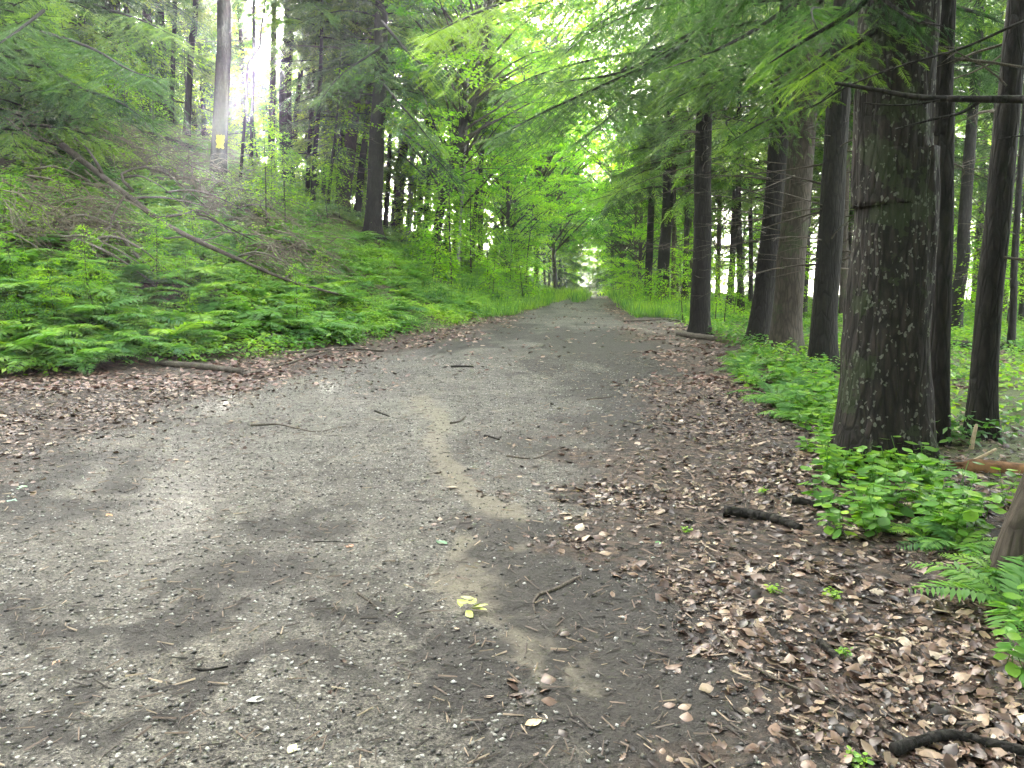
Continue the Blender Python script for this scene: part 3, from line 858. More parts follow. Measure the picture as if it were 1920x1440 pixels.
rt('l13', 'hemlock_tree', 'grey brown tapering trunk just right of the tallest dark trunk', (741, 442), [(749, 340), (760, 240), (764, 100)], 21, 'bark_brown', HEM['low'][2], H=16, twigs=18, twz=(2, 7))
rt('l14', 'hemlock_tree', 'thin grey pair stem behind the grey brown tapering trunk', (765, 452), [(769, 380), (772, 280)], 10, 'bark_pale', HEM['high'][0], H=14)
rt('l15', 'maple_tree', 'leaning dark trunk with a small yellow mark near its foot', (808, 494), [(826, 400), (845, 320), (869, 230), (893, 170)], 16, 'bark_dark', MAP['tall'][0], H=16, twigs=6)
rt('l16', 'birch_tree', 'thin whitish birch stem behind the leaning dark trunk', (858, 508), [(864, 400), (872, 290)], 6, 'bark_pale', MAP['tall'][1], H=13)

for k, (u, v, w, ln) in enumerate([(585, 385, 9, 16), (604, 380, 7, 20), (722, 440, 9, 14), (782, 458, 8, 22), (795, 465, 10, 18), (832, 480, 8, 26), (848, 490, 7, 24), (880, 505, 8, 28), (632, 398, 8, 12), (320, 240, 9, 8), (232, 225, 11, 4), (150, 190, 12, 4), (470, 325, 7, 6), (575, 372, 8, 14)]):
    g = foot(u, v)
    R_['t%d' % k] = make_tree('hemlock_tree', 'slim dark trunk among the crowd of trunks along the top of the bank', g, [(u + ln * .5, v - 130), (u + ln, v - 260)], w, 'bark_dark', 1300 + k, HEM['high'][0], H=random.uniform(13, 17), group='slim trunks along the top of the bank', twigs=12, twz=(1.5, 6), sides=9, crown_scale=.8)

# crooked dead sapling in the mist
g = foot(450, 338); Y = g[1]
pp = [at_y(u, v, Y) for u, v in [(450, 345), (457, 250), (462, 180), (464, 130), (473, 108), (487, 88), (489, 60), (498, 0), (503, -60)]]
mb = MB(); tube(mb, smooth_path(np.array(pp) - g, 40), np.linspace(.055, .015, 40), 7)
fk = [at_y(u, v, Y) - g for u, v in [(463, 178), (476, 178), (492, 184)]]
tube(mb, smooth_path(fk, 8), np.linspace(.03, .008, 8), 5)
thing('dead_sapling', 'crooked thin dead sapling kinked like an elbow beside the blazed tree', 'tree', mb.mesh('dead_sapling', [M['bark_dark']], True), g)
g = foot(556, 350); Y = g[1]
mb = MB(); tube(mb, smooth_path([at_y(u, v, Y) - g for u, v in [(552, 300), (570, 262), (600, 210), (625, 158)]], 14), np.linspace(.06, .02, 14), 6)
thing('leaning_pole', 'thin broken pole leaning diagonally against the trunk at the glare', 'fallen branch', mb.mesh('leaning_pole', [M['bark_dark']], True), g)

# yellow blaze: a thin patch of paint wrapped round the front of the trunk
def blaze(key, u, v, wpx, hpx):
    root, P, R, rad = R_[key]
    b = np.array(root.location); Y = b[1]
    c = at_y(u, v, Y) - b
    k = np.argmin(abs(P[:, 2] - c[2])); pc = P[k]; r0 = R[k] * 1.10
    depth = np.dot(b - EYE, FWD); hw = wpx * depth / F / 2; hh = hpx * depth / F / 2
    off = np.clip((c[0] - pc[0]) / r0, -.7, .7); a0 = math.asin(off)
    da = hw / r0
    nA = 9; nz = 8; V = []
    for iz in range(nz):
        for ia in range(nA):
            a = a0 + da * (2 * ia / (nA - 1) - 1) * (1 + .16 * sin(iz * 2.1 + ia) + .1 * sin(iz * 5.3))
            z = c[2] + hh * (2 * iz / (nz - 1) - 1) + .10 * hh * sin(ia * 1.7) + .06 * hh * sin(ia * 4.1)
            pz = np.array([np.interp(z, P[:, 2], P[:, 0]), np.interp(z, P[:, 2], P[:, 1])])
            V.append((pz[0] + r0 * sin(a), pz[1] - r0 * cos(a), z))
    Q = [(iz * nA + ia, iz * nA + ia + 1, (iz + 1) * nA + ia + 1, (iz + 1) * nA + ia) for iz in range(nz - 1) for ia in range(nA - 1)]
    mb = MB(); mb.add(V, Q)
    link('paint_blaze', mb.mesh('paint_blaze', [M['yellow']], True), root, label='yellow paint blaze')


blaze('l1', 418, 268, 14, 23)
blaze('l15', 822, 467, 7, 9)

# ------------------------------------------------------------------ more forest, filling the wood behind the named trees
SUN_PX = (521, 42)
sd = norm(ray(*SUN_PX)); SUN_AZ = math.atan2(sd[0], sd[1]); SUN_EL = math.asin(sd[2])
print('sun az/el', math.degrees(SUN_AZ), math.degrees(SUN_EL))


def sun_clear(x, y, R):
    """metres a point keeps from the line camera -> sun, on plan"""
    d = np.array([sin(SUN_AZ), cos(SUN_AZ)]); t = x * d[0] + y * d[1]
    return abs(x * d[1] - y * d[0]) > R or t < 0


def scatter_trees(n, xr, yr, cond, kinds, label, group, name, mind=2.2, sunR=1.8, Hs=(13, 18), bark='bark_dark', wr=(.22, .42), tries=4000, sc=(.85, 1.1), twigs=0):
    k = 0
    for _ in range(tries):
        if k >= n: break
        x = random.uniform(*xr); y = random.uniform(*yr)
        if -3 < (x + 1.5) + .31 * (y - 46) < 9 and 50 < y < 100 and x < 1: continue      # the glade that lets the low sun reach the track side
        if not cond(x, y) or not sun_clear(x, y, sunR): continue
        if min(((x - a) ** 2 + (y - b) ** 2 for a, b in tree_spots), default=99) < mind ** 2: continue
        z = float(height(x, y)); cr = kinds[k % len(kinds)]
        H = random.uniform(*Hs); r0 = random.uniform(*wr) / 2
        root = thing(name, label, 'tree', None, (x, y, z), group=group)
        lean = np.array([random.gauss(0, .025), random.gauss(0, .025)])
        hz = np.array([0, H * .33, H * .66, H])
        path = np.stack([lean[0] * hz, lean[1] * hz, hz - .15], 1)
        me, P, R = trunk_mesh('trunk', path, r0 * np.array([1.05, .85, .5, .1]), bark, 2000 + int(abs(x * 77 + y * 13)) % 900, 8, .4, .6)
        link('trunk', me, root)
        c = link('crown', cr, root); c.rotation_euler = (-lean[1], lean[0], random.uniform(0, 6.28)); s = random.uniform(*sc); c.scale = (s, s, s * random.uniform(.92, 1.1))
        tree_spots.append((x, y)); k += 1
    print(group, k)


# upper slope, left
scatter_trees(26, (-34, -9), (22, 52), lambda x, y: bank_s(x, y) > 7 and x / y < -.2 and x / y > -.85, HEM['high'] + HEM['tall'] + HEM['low'], 'dark hemlock in the shade high on the left slope',
              'hemlocks high on the left slope', 'hemlock_tree', 2.6, 1.2)
scatter_trees(14, (-40, -6), (34, 75), lambda x, y: bank_s(x, y) > 6 and x / y > -.75, MAP['tall'] + MAP['low'], 'green leafy tree lit from behind among hemlocks on the left slope',
              'leafy trees on the left slope', 'maple_tree', 3.0, 1.2, bark='bark_brown')
# bright maples along the left of the track
scatter_trees(12, (-6, 9), (30, 75), lambda x, y: 0.6 < bank_s(x, y) < 6.5, MAP['low'] + MAP['tall'][:1], 'bright yellow green leafy tree overhanging the left of the track',
              'bright leafy trees left of the track', 'maple_tree', 2.8, 1.2, Hs=(9, 15), bark='bark_brown', wr=(.14, .28), sc=(.75, 1.05))
# dark hemlocks closing the track
scatter_trees(9, (3, 22), (52, 100), lambda x, y: bank_s(x, y) > 0.3 or (x - right_x(y)) > .4, HEM['bushy'] + HEM['low'], 'bluish green hemlock closing the far end of the track',
              'hemlocks at the far end of the track', 'hemlock_tree', 3.0, 1.2, sc=(1.0, 1.35))
# leafy trees right of the far track
scatter_trees(10, (7, 24), (42, 80), lambda x, y: 0.8 < (x - right_x(y)) < 7, MAP['low'] + MAP['tall'], 'bright leafy tree at the right of the far track', 'leafy trees right of the far track', 'maple_tree', 3.2, 1.2,
              Hs=(9, 15), bark='bark_brown', wr=(.14, .28), sc=(.7, 1.0))
# right wood
scatter_trees(14, (8, 40), (24, 50), lambda x, y: (x - right_x(y)) > 4 and x / y < .78, HEM['high'] + HEM['tall'][:1] + HEM['high'], 'dark hemlock in the shaded wood on the right', 'hemlocks in the right wood', 'hemlock_tree', 2.8, 3)
scatter_trees(16, (9, 46), (24, 56), lambda x, y: x / y > .3 and x / y < .85 and y > 36 - 20 * (x / y > .55), MAP['low'] + MAP['tall'], 'yellow green leafy tree at the right edge of the wood', 'leafy trees at the right edge', 'maple_tree', 3.0, 3, bark='bark_brown', sc=(.7, 1.0))
# more of the wood behind the viewpoint, unseen, added to shade trunks and track
for k, (az, dist) in enumerate([(62, 9), (75, 6.5), (95, 8), (112, 6), (130, 9), (148, 7.5), (165, 12), (182, 15), (198, 11), (212, 15), (228, 10), (244, 13), (262, 11), (278, 14), (292, 12), (88, 14), (120, 15), (155, 20), (190, 24), (225, 22), (255, 22), (300, 17)]):
    x = dist * sin(radians(az)); y = dist * cos(radians(az)); z = float(height(x, y)); H = random.uniform(15, 18)
    root = thing('hemlock_tree', 'dark hemlock added unseen behind the viewpoint for shade', 'tree', None, (x, y, z), group='unseen hemlocks added behind the viewpoint')
    hz = np.array([0, H * .33, H * .66, H])
    me, P, R = trunk_mesh('trunk', np.stack([0 * hz, 0 * hz, hz - .15], 1), .2 * np.array([1.05, .85, .5, .1]), 'bark_dark', 2900 + k, 8, .4, .6)
    link('trunk', me, root); c = link('crown', (HEM['low'] + HEM['tall'])[k % 5], root); c.rotation_euler = (0, 0, k * 1.3); c.scale = (1.15,) * 3
    tree_spots.append((x, y))
# closing wood far off, behind everything
scatter_trees(34, (-80, 26), (80, 135), lambda x, y: bank_s(x, y) > -14 and x / y < .24 and x / y > -.75, MAP['tall'] + HEM['low'] + MAP['tall'], 'tree of the far wood seen through gaps beyond the track and the slope',
              'far wood beyond the track and the slope', 'forest_tree', 4.0, 1.2, sc=(1.0, 1.35))
scatter_trees(22, (40, 260), (235, 300), lambda x, y: x / y < .85 and x / y > .2, MAP['tall'] + HEM['low'], 'tree on the far shore of the pond', 'trees on the far shore', 'forest_tree', 6.0, 7.0, sc=(1.0, 1.4))

# leafy trees whose crowns fill the view up the track
for k, (u, yy, kind, q, sc_) in enumerate([(900, 37, 'low', 0, .85), (945, 47, 'low', 1, .95), (870, 45, 'tall', 0, .95), (985, 58, 'low', 0, 1.0), (930, 60, 'tall', 1, 1.05), (1010, 72, 'low', 1, 1.1), (820, 40, 'tall', 1, .9), (880, 62, 'tall', 0, 1.1),
                                          (1190, 50, 'low', 0, .8), (1215, 60, 'tall', 1, .9), (1180, 68, 'low', 1, 1.0), (1165, 84, 'tall', 0, 1.0), (1200, 90, 'tall', 1, 1.1), (1040, 92, 'low', 0, 1.2), (1070, 110, 'tall', 1, 1.2), (1105, 125, 'tall', 0, 1.3), (1145, 118, 'low', 1, 1.2), (1000, 105, 'tall', 1, 1.3), (1045, 54, 'tall', 1, 1.4), (1168, 57, 'tall', 0, 1.4), (1080, 98, 'tall', 0, 1.5), (1135, 88, 'tall', 1, 1.4), (1020, 80, 'tall', 0, 1.35), (1110, 150, 'tall', 1, 1.7), (1005, 47, 'tall', 0, 1.4), (1150, 64, 'tall', 1, 1.55), (1058, 66, 'tall', 0, 1.6), (965, 52, 'tall', 1, 1.4)]):
    p_ = at_y(u, 540, yy); z = float(height(p_[0], p_[1]))
    right = u > 1100
    root = thing('maple_tree', 'tall leafy tree with glowing green leaves right of the track end' if right else 'tall leafy tree with glowing green leaves left of the track end', 'tree', None, (p_[0], p_[1], z), group='leafy trees closing the track on the right' if right else 'leafy trees closing the track on the left')
    H = 15 if kind == 'tall' else 11
    hz = np.array([0, H * .33, H * .66, H]); ln = random.gauss(0, .03)
    me, P, R = trunk_mesh('trunk', np.stack([ln * hz, 0 * hz, hz - .15], 1), .15 * np.array([1.05, .8, .5, .1]), 'bark_brown', 3000 + k, 8, .4, .6)
    link('trunk', me, root); c = link('crown', MAP[kind][q], root); c.rotation_euler = (0, ln, k * 1.7); c.scale = (sc_,) * 3
    tree_spots.append((p_[0], p_[1]))
for k, (u, yy, lib, q, sc_) in enumerate([(335, 44, 'm', 2, .9), (372, 52, 'h', 3, .95), (392, 42, 'm', 3, .7), (438, 50, 'h', 2, 1.0), (462, 44, 'm', 2, .8), (472, 57, 'h', 3, .95), (622, 76, 'm', 3, 1.1), (455, 74, 'm', 2, 1.1), (490, 80, 'm', 3, 1.1), (530, 78, 'm', 2, 1.0), (560, 84, 'm', 3, 1.1), (592, 72, 'm', 2, 1.0), (690, 84, 'm', 3, 1.1), (420, 84, 'm', 2, 1.15), (755, 80, 'm', 3, 1.05), (440, 66, 'h', 4, 1.15), (612, 64, 'h', 2, 1.15), (820, 84, 'm', 2, 1.1), (436, 64, 'h', 4, 1.15), 
                                             (585, 45, 'm', 3, .8), (600, 58, 'h', 3, 1.1), (630, 48, 'm', 2, .95), (655, 60, 'h', 4, 1.0), 
                                             (250, 46, 'h', 2, .95), (160, 44, 'm', 3, .9), (100, 50, 'h', 3, 1.0), (30, 42, 'm', 2, .9), (205, 56, 'm', 2, 1.1), (300, 60, 'm', 3, 1.1), (60, 62, 'm', 3, 1.2), (420, 70, 'm', 2, 1.2)]):
    p_ = at_y(u, 400, yy); z = float(height(p_[0], p_[1])); cr = (MAP['tall'] + MAP['low'])[q] if lib == 'm' else (HEM['tall'] + HEM['low'])[q]
    root = thing('maple_tree' if lib == 'm' else 'hemlock_tree', 'misty green leafy tree over the crest of the left slope' if lib == 'm' else 'misty hemlock over the crest of the left slope', 'tree', None, (p_[0], p_[1], z),
                 group='leafy trees over the crest of the slope' if lib == 'm' else 'hemlocks over the crest of the slope')
    hz = np.array([0, 4, 9, 13.]); ln = random.gauss(0, .03)
    me, P, R = trunk_mesh('trunk', np.stack([ln * hz, 0 * hz, hz - .15], 1), .16 * np.array([1.05, .8, .5, .1]), 'bark_dark', 3100 + k, 8, .4, .6)
    link('trunk', me, root); c = link('crown', cr, root); c.rotation_euler = (0, ln, k * 1.7); c.scale = (sc_,) * 3
    tree_spots.append((p_[0], p_[1]))
for k, (u, yy, q, sc_) in enumerate([(1050, 62, 0, 1.0), (1062, 76, 1, 1.15), (1040, 84, 0, 1.3), (1078, 96, 1, 1.2), (1152, 78, 0, 1.0), (1132, 104, 1, 1.3)]):
    p_ = at_y(u, 520, yy); z = float(height(p_[0], p_[1]))
    root = thing('hemlock_tree', 'dark bluish bushy hemlock where the track disappears', 'tree', None, (p_[0], p_[1], z), group='bushy hemlocks where the track disappears')
    hz = np.array([0, 3, 6, 10.]); me, P, R = trunk_mesh('trunk', np.stack([0 * hz, 0 * hz, hz - .15], 1), .14 * np.array([1.05, .8, .5, .1]), 'bark_dark', 3200 + k, 8, .4, .6)
    link('trunk', me, root); c = link('crown', HEM['bushy'][q], root); c.rotation_euler = (0, 0, k * 1.7); c.scale = (sc_,) * 3
    tree_spots.append((p_[0], p_[1]))
for k, (u, yy, sc_) in enumerate([(1345, 46, .62), (1392, 49, .66), (1445, 45, .6), (1500, 50, .66), (1565, 46, .62), (1625, 49, .66), (1700, 45, .6), (1770, 43, .62), (1850, 46, .66), (1910, 44, .6)]):
    p_ = at_y(u, 520, yy); z = float(height(p_[0], p_[1]))
    root = thing('maple_tree', 'small sunlit leafy tree on the near shore of the pond, behind the dark trunks', 'tree', None, (p_[0], p_[1], z), group='leafy trees on the near shore')
    hz = np.array([0, 3, 6, 9.]); me, P, R = trunk_mesh('trunk', np.stack([0 * hz, 0 * hz, hz - .15], 1), .11 * np.array([1.05, .8, .5, .1]), 'bark_dark', 3300 + k, 8, .4, .6)
    link('trunk', me, root); c = link('crown', MAP['tall'][k % 2], root); c.rotation_euler = (0, 0, k * 1.7); c.scale = (sc_,) * 3
    tree_spots.append((p_[0], p_[1]))
# saplings and bushes: bright greens
def scatter_small(n, mesh_list, u_r, v_r, label, group, name, cat, sc=(.7, 1.2), cond=None, tries=3000, seed=0):
    r = random.Random(seed); k = 0
    for _ in range(tries):
        if k >= n: break
        g = ground(r.uniform(*u_r), r.uniform(*v_r))
        if g is None or (cond and not cond(g)): continue
        s = r.uniform(*sc)
        o = thing(name, label, cat, mesh_list[k % len(mesh_list)], g, (r.gauss(0, .05), r.gauss(0, .05), r.uniform(0, 6.28)), group, s)
        k += 1
    print(group, k)


onbank = lambda g: bank_s(g[0], g[1]) > .5
offtrack = lambda g: bank_s(g[0], g[1]) > .15 or g[0] > right_x(g[1]) + .2
scatter_small(16, SAP, (820, 1030), (470, 560), 'bright green sapling on the left verge of the track', 'saplings on the left verge', 'sapling_tree', 'sapling', (.6, 1.25), onbank, seed=1)
scatter_small(16, BUSH, (780, 1060), (500, 570), 'low bright green bush along the left verge', 'bushes on the left verge', 'bush', 'bush', (.6, 1.2), onbank, seed=2)
scatter_small(12, BUSH, (1130, 1260), (545, 585), 'low yellow green bush along the right verge', 'bushes on the right verge', 'bush', 'bush', (.5, .95), lambda g: g[0] > right_x(g[1]) - .1, seed=3)
scatter_small(9, SAP, (1130, 1230), (540, 560), 'bright sapling at the right verge near the track end', 'saplings at the right verge', 'sapling_tree', 'sapling', (.7, 1.1), lambda g: g[0] > right_x(g[1]) + .3, seed=4)
scatter_small(7, SAP, (190, 330), (215, 270), 'sunlit bright green bush on the upper slope left of the slim leaning trunk', 'sunlit bushes on the upper slope', 'sapling_tree', 'sapling', (.4, .75), None, seed=5)
scatter_small(8, SAP, (470, 780), (320, 450), 'small leafy sapling among the trunks on top of the bank', 'saplings on top of the bank', 'sapling_tree', 'sapling', (.4, .8), onbank, seed=6)
scatter_small(12, SAP, (1760, 1920), (560, 640), 'yellow green sapling deep in the right wood', 'saplings in the right wood', 'sapling_tree', 'sapling', (.6, 1.0), None, seed=7)
scatter_small(12, SAP, (1250, 1720), (575, 620), 'small hazy sapling under the hemlocks between track and pond', 'saplings under the hemlocks', 'sapling_tree', 'sapling', (.4, .7), None, seed=8)
scatter_small(46, SAP + BUSH[:1], (230, 900), (250, 505), 'thin leafy understory sapling on the crest of the slope behind the trunks', 'understory saplings on the crest', 'sapling_tree', 'sapling', (.8, 1.4), lambda g: 33 < g[1] < 62 and bank_s(g[0], g[1]) > 3, seed=10, tries=9000)
scatter_small(26, SAP + BUSH, (0, 620), (360, 640), 'small leafy seedling standing among the ferns of the left bank', 'seedlings among the bank ferns', 'sapling_tree', 'sapling', (.18, .42), onbank, seed=12)
HEMSAP = [hemlock_crown('young_hemlock_mesh', 150 + k, 4.0, .3, 1.9, 34, .32) for k in range(2)]
scatter_small(9, HEMSAP, (0, 240), (150, 330), 'young hemlock with drooping sprays at the left edge of the slope', 'young hemlocks at the left edge', 'young_hemlock', 'tree', (.7, 1.1), None, seed=9)

# ------------------------------------------------------------------ overhanging hemlock boughs (parts of the nearest right-hand trees)
def over_bough(key, pix, y0, y1, size, r, rad0=.03, **kw):
    """bough along picture points, going from distance y0 to y1; becomes a part of tree key"""
    root = R_[key][0]; b = np.array(root.location)
    n = len(pix); pts = [at_y(u, v, y0 + (y1 - y0) * q / (n - 1)) - b for q, (u, v) in enumerate(pix)]
    mb = MB(); bough(mb, smooth_path(pts, 14), rad0, size, r, hi=True, **kw)
    link('bough', mb.mesh('bough', [M['hemlock'], M['bark_dark']]), root)


rb = np.random.default_rng(77)
over_bough('r4', [(1575, -60), (1440, 40), (1340, 95), (1230, 135)], 13.5, 10, .22, rb, .05, bias=.02, wid=.5)
over_bough('r6', [(1470, -40), (1330, 50), (1240, 110), (1130, 160), (1010, 215), (920, 265)], 20, 12, .25, rb, .06, bias=.12, wid=.35)
over_bough('r5', [(1515, -200), (1350, -130), (1180, -70), (1010, -20), (880, 30), (800, 70)], 18, 9, .21, rb, .06, bias=.1, wid=.35)
over_bough('r7', [(1320, 60), (1220, 95), (1120, 110), (1010, 140), (930, 180)], 20, 15, .30, rb, .05, bias=.15, wid=.4)
over_bough('r6', [(1470, -10), (1300, 60), (1180, 130), (1080, 150), (990, 160)], 20, 13, .26, rb, .05, bias=.1, wid=.4)
over_bough('r5', [(1515, -140), (1350, -60), (1230, -10), (1130, 40), (1060, 100)], 18, 11, .24, rb, .05, bias=.05, wid=.42)
over_bough('r7', [(1318, 30), (1240, 60), (1170, 130), (1090, 180), (1010, 260)], 20, 15, .3, rb, .05, bias=.12, wid=.42)
over_bough('r5', [(1515, -170), (1380, -100), (1240, -50), (1100, -15), (960, 20)], 18, 12, .24, rb, .05, bias=.05, wid=.45)
over_bough('r4', [(1578, -150), (1450, -60), (1330, -10), (1200, 20), (1090, 70)], 13.5, 10, .2, rb, .05, bias=.1, wid=.4)
over_bough('r8', [(1254, 150), (1190, 180), (1130, 230), (1080, 270)], 27, 23, .36, rb, .05, bias=.1, wid=.5)
over_bough('big', [(1690, -60), (1600, 20), (1510, 75), (1440, 120)], 6.2, 5.3, .17, rb, .03, bias=-.05, wid=.5)
over_bough('big', [(1690, 20), (1640, 60), (1560, 110), (1500, 150)], 6.2, 5.2, .17, rb, .025, bias=.08, wid=.45)
over_bough('big', [(1690, -110), (1640, -30), (1700, 30), (1770, 50)], 6.0, 5.2, .17, rb, .025, bias=.0, wid=.45)
over_bough('r2', [(1770, 30), (1690, 75), (1620, 120), (1540, 190)], 6.9, 5.6, .17, rb, .02, bias=.05, wid=.3)
over_bough('r4', [(1570, 190), (1490, 205), (1420, 235), (1350, 280)], 13.5, 12, .22, rb, .035, bias=-.08, wid=.45)
over_bough('r12' if 'r12' in R_ else 'l12', [(715, 40), (790, 120), (850, 110)], 22, 19, .36, rb, .05, bias=-.05, wid=.5)
over_bough('l12', [(712, 150), (780, 230), (830, 290)], 22, 20, .36, rb, .04, bias=-.1, wid=.5)
over_bough('l13', [(757, 250), (820, 300), (860, 350)], 24, 22, .36, rb, .04, bias=-.1, wid=.5)
over_bough('l12', [(713, 90), (640, 140), (600, 190)], 22, 20, .36, rb, .04, bias=-.1, wid=.5)
# upper left sprays hanging in front of the slope
over_bough('l4', [(80, 60), (170, 90), (240, 130), (300, 150)], 17, 13, .36, rb, .04, bias=.0, wid=.4)
over_bough('l4', [(82, 20), (30, 60), (-60, 120)], 17, 13, .36, rb, .04, bias=.0, wid=.5)
over_bough('l4', [(76, 110), (140, 160), (220, 190), (280, 230)], 17, 14, .36, rb, .04, bias=-.02, wid=.4)
over_bough('l5', [(208, 20), (270, 40), (330, 70)], 22, 18, .30, rb, .04, bias=.05, wid=.5)

# the long bare bough of the right-edge tree
root = R_['r11'][0]; b = np.array(root.location)
Y0 = b[1]
def edge_bough(pix, ys, r0, r1, n=26):
    pts = [at_y(u, v, y) - b for (u, v), y in zip(pix, ys)]
    tube(mbb, smooth_path(pts, n), np.linspace(r0, r1, n), 8)
mbb = MB()
edge_bough([(2075, 200), (1980, 188), (1920, 186), (1830, 186), (1720, 182), (1640, 168), (1565, 156)], [Y0, Y0, 3.9, 3.95, 4.05, 4.1, 4.15], .026, .008)
edge_bough([(1838, 190), (1800, 212), (1740, 226), (1680, 242)], [3.95, 3.95, 3.9, 3.85], .010, .004, 12)
edge_bough([(1762, 188), (1700, 197), (1650, 196), (1620, 193)], [4.0, 4.0, 4.0, 4.0], .006, .003, 10)
edge_bough([(2060, -60), (1960, 20), (1900, 48), (1800, 92), (1700, 120), (1600, 157), (1520, 203)], [Y0, 3.9, 3.95, 4.05, 4.1, 4.15, 4.25], .010, .003)
edge_bough([(1575, 165), (1550, 185), (1510, 205)], [4.15, 4.2, 4.2], .004, .002, 6)
edge_bough([(2060, 235), (1960, 250), (1900, 256), (1870, 262)], [Y0, 4, 4, 4], .006, .003, 8)
link('bare_bough', mbb.mesh('bare_bough', [M['bark_dark']], True), root)

# ------------------------------------------------------------------ ferns and herbs
def fern_mesh(name, seed, nf=10, np_=24, L0=.62):
    r = np.random.default_rng(seed); mb = MB()
    for k in range(nf):
        az = k / nf * 2 * pi + r.normal(0, .25); L = L0 * r.uniform(.7, 1.15); el = r.uniform(.55, 1.1); dr = r.uniform(.7, 1.1)
        t = np.linspace(0, 1, np_)
        x = L * (t * cos(el) + .25 * t * t); z = L * (t * sin(el) - dr * .6 * t * t)
        pts = np.stack([x * cos(az), x * sin(az), z], 1)
        tube(mb, pts[::3], np.linspace(.004, .0015, len(pts[::3])), 3, 0, .35)
        T = np.gradient(pts, axis=0); T /= np.linalg.norm(T, axis=1, keepdims=True)
        sd_ = np.array([-sin(az), cos(az), 0]); b = np.clip(r.normal(.5, .16), 0, 1)
        tw = r.normal(0, .25)
        prof = np.sin(pi * np.clip(t * .88 + .10, 0, 1)) ** .8
        for sg in (-1, 1):
            D = T * .45 + sg * sd_[None] * .9 + np.array([0, 0, -.12 + sg * tw * .4]) + r.normal(0, .08, (np_, 3))
            Nn = np.cross(T, sd_[None]); Nn = Nn * np.sign(Nn[:, 2:3] + 1e-6) + r.normal(0, .1, (np_, 3))
            S = np.stack([.25 * L * prof + .01, .10 * L * prof + .008, .1 * np.ones(np_)], 1)
            m_ = slice(2, None)
            mb.inst(LEAF_V, LEAF_Q, None, pts[m_], frames(D[m_], Nn[m_]), S[m_], 0, np.clip(b + r.normal(0, .06, np_ - 2), 0, 1))
    return mb.mesh(name, [M['fern']])


LS5 = strip_leaf([.02, .24, .33, .26, .02], .3, .25)


def herb_mesh(name, seed, ns=5, h=.34, ls=.11, bias=.5):
    r = np.random.default_rng(seed); mb = MB()
    for k in range(ns):
        az = r.uniform(0, 2 * pi); hh = h * r.uniform(.5, 1.15); ln = r.uniform(.1, .5)
        t = np.linspace(0, 1, 6); p0 = r.normal(0, .05, 3) * np.array([1, 1, 0])
        pts = p0 + np.stack([ln * hh * t * cos(az), ln * hh * t * sin(az), hh * t - .02], 1)
        tube(mb, pts, np.linspace(.004, .002, 6), 4, 0, .3)
        nl = r.integers(5, 9)
        tt = np.linspace(.3, 1, nl)
        P = np.stack([np.interp(tt, t, pts[:, q]) for q in range(3)], 1)
        a = np.arange(nl) * 2.4 + r.uniform(0, 6)
        D = np.stack([cos_(a), sin_(a), r.normal(-.12, .18, nl)], 1)
        P = P + D * .02
        Nn = np.stack([r.normal(0, .25, nl), r.normal(0, .25, nl), np.ones(nl)], 1)
        mb.inst(LS5[0], LS5[1], None, P, frames(D, Nn), ls * r.uniform(.7, 1.25, nl), 0, np.clip(r.normal(bias, .16, nl), 0, 1))
    return mb.mesh(name, [M['herb']])


FERN = [fern_mesh('fern_mesh', 400 + k) for k in range(5)]
HERB = [herb_mesh('herb_mesh', 420 + k) for k in range(4)]
LOWHERB = [herb_mesh('low_herb_mesh', 430 + k, 6, .16, .075, .6) for k in range(3)]


def on_ground(g, o): return o


scatter_small(70, FERN, (0, 420), (500, 690), 'green fern in the thick bed at the foot of the left bank', 'ferns at the foot of the left bank', 'fern', 'fern', (1.0, 1.7), onbank, seed=20)
scatter_small(60, FERN, (420, 860), (440, 630), 'green fern on the steep bank below the trunks', 'ferns on the steep bank', 'fern', 'fern', (1.0, 1.75), onbank, seed=21)
scatter_small(34, FERN, (0, 460), (330, 500), 'fern among the dead branches half way up the left slope', 'ferns among the dead branches', 'fern', 'fern', (.8, 1.3), onbank, seed=22)
scatter_small(30, FERN, (680, 940), (460, 570), 'bright fern along the sunny top of the bank beside the leaning trunk', 'ferns on the sunny bank', 'fern', 'fern', (.7, 1.2), onbank, seed=23)
scatter_small(34, FERN, (1340, 1570), (655, 800), 'bluish green fern at the feet of the dark trunks on the right verge', 'ferns on the right verge', 'fern', 'fern', (.5, .85), lambda g: g[0] > right_x(g[1]) + .1, seed=24)
scatter_small(42, HERB, (1330, 1580), (680, 850), 'leafy herb on the right verge beside the leaf litter', 'herbs on the right verge', 'leafy_plant', 'plant', (.5, .95), lambda g: g[0] > right_x(g[1]) + .05, seed=25)
scatter_small(24, HERB, (1540, 1750), (880, 1010), 'broad leaved green plant round the foot of the widest mottled trunk', 'leafy plants by the mottled trunk', 'leafy_plant', 'plant', (.55, .95), None, seed=26)
scatter_small(13, HERB, (1730, 1890), (950, 1015), 'broad leaved green plant round the foot of the widest mottled trunk', 'leafy plants by the mottled trunk', 'leafy_plant', 'plant', (.55, .95), None, seed=28)
scatter_small(16, LOWHERB, (1560, 1700), (840, 905), 'low green sprig against the foot of the mottled trunk', 'sprigs by the mottled trunk', 'leafy_plant', 'plant', (.8, 1.3), None, seed=27)
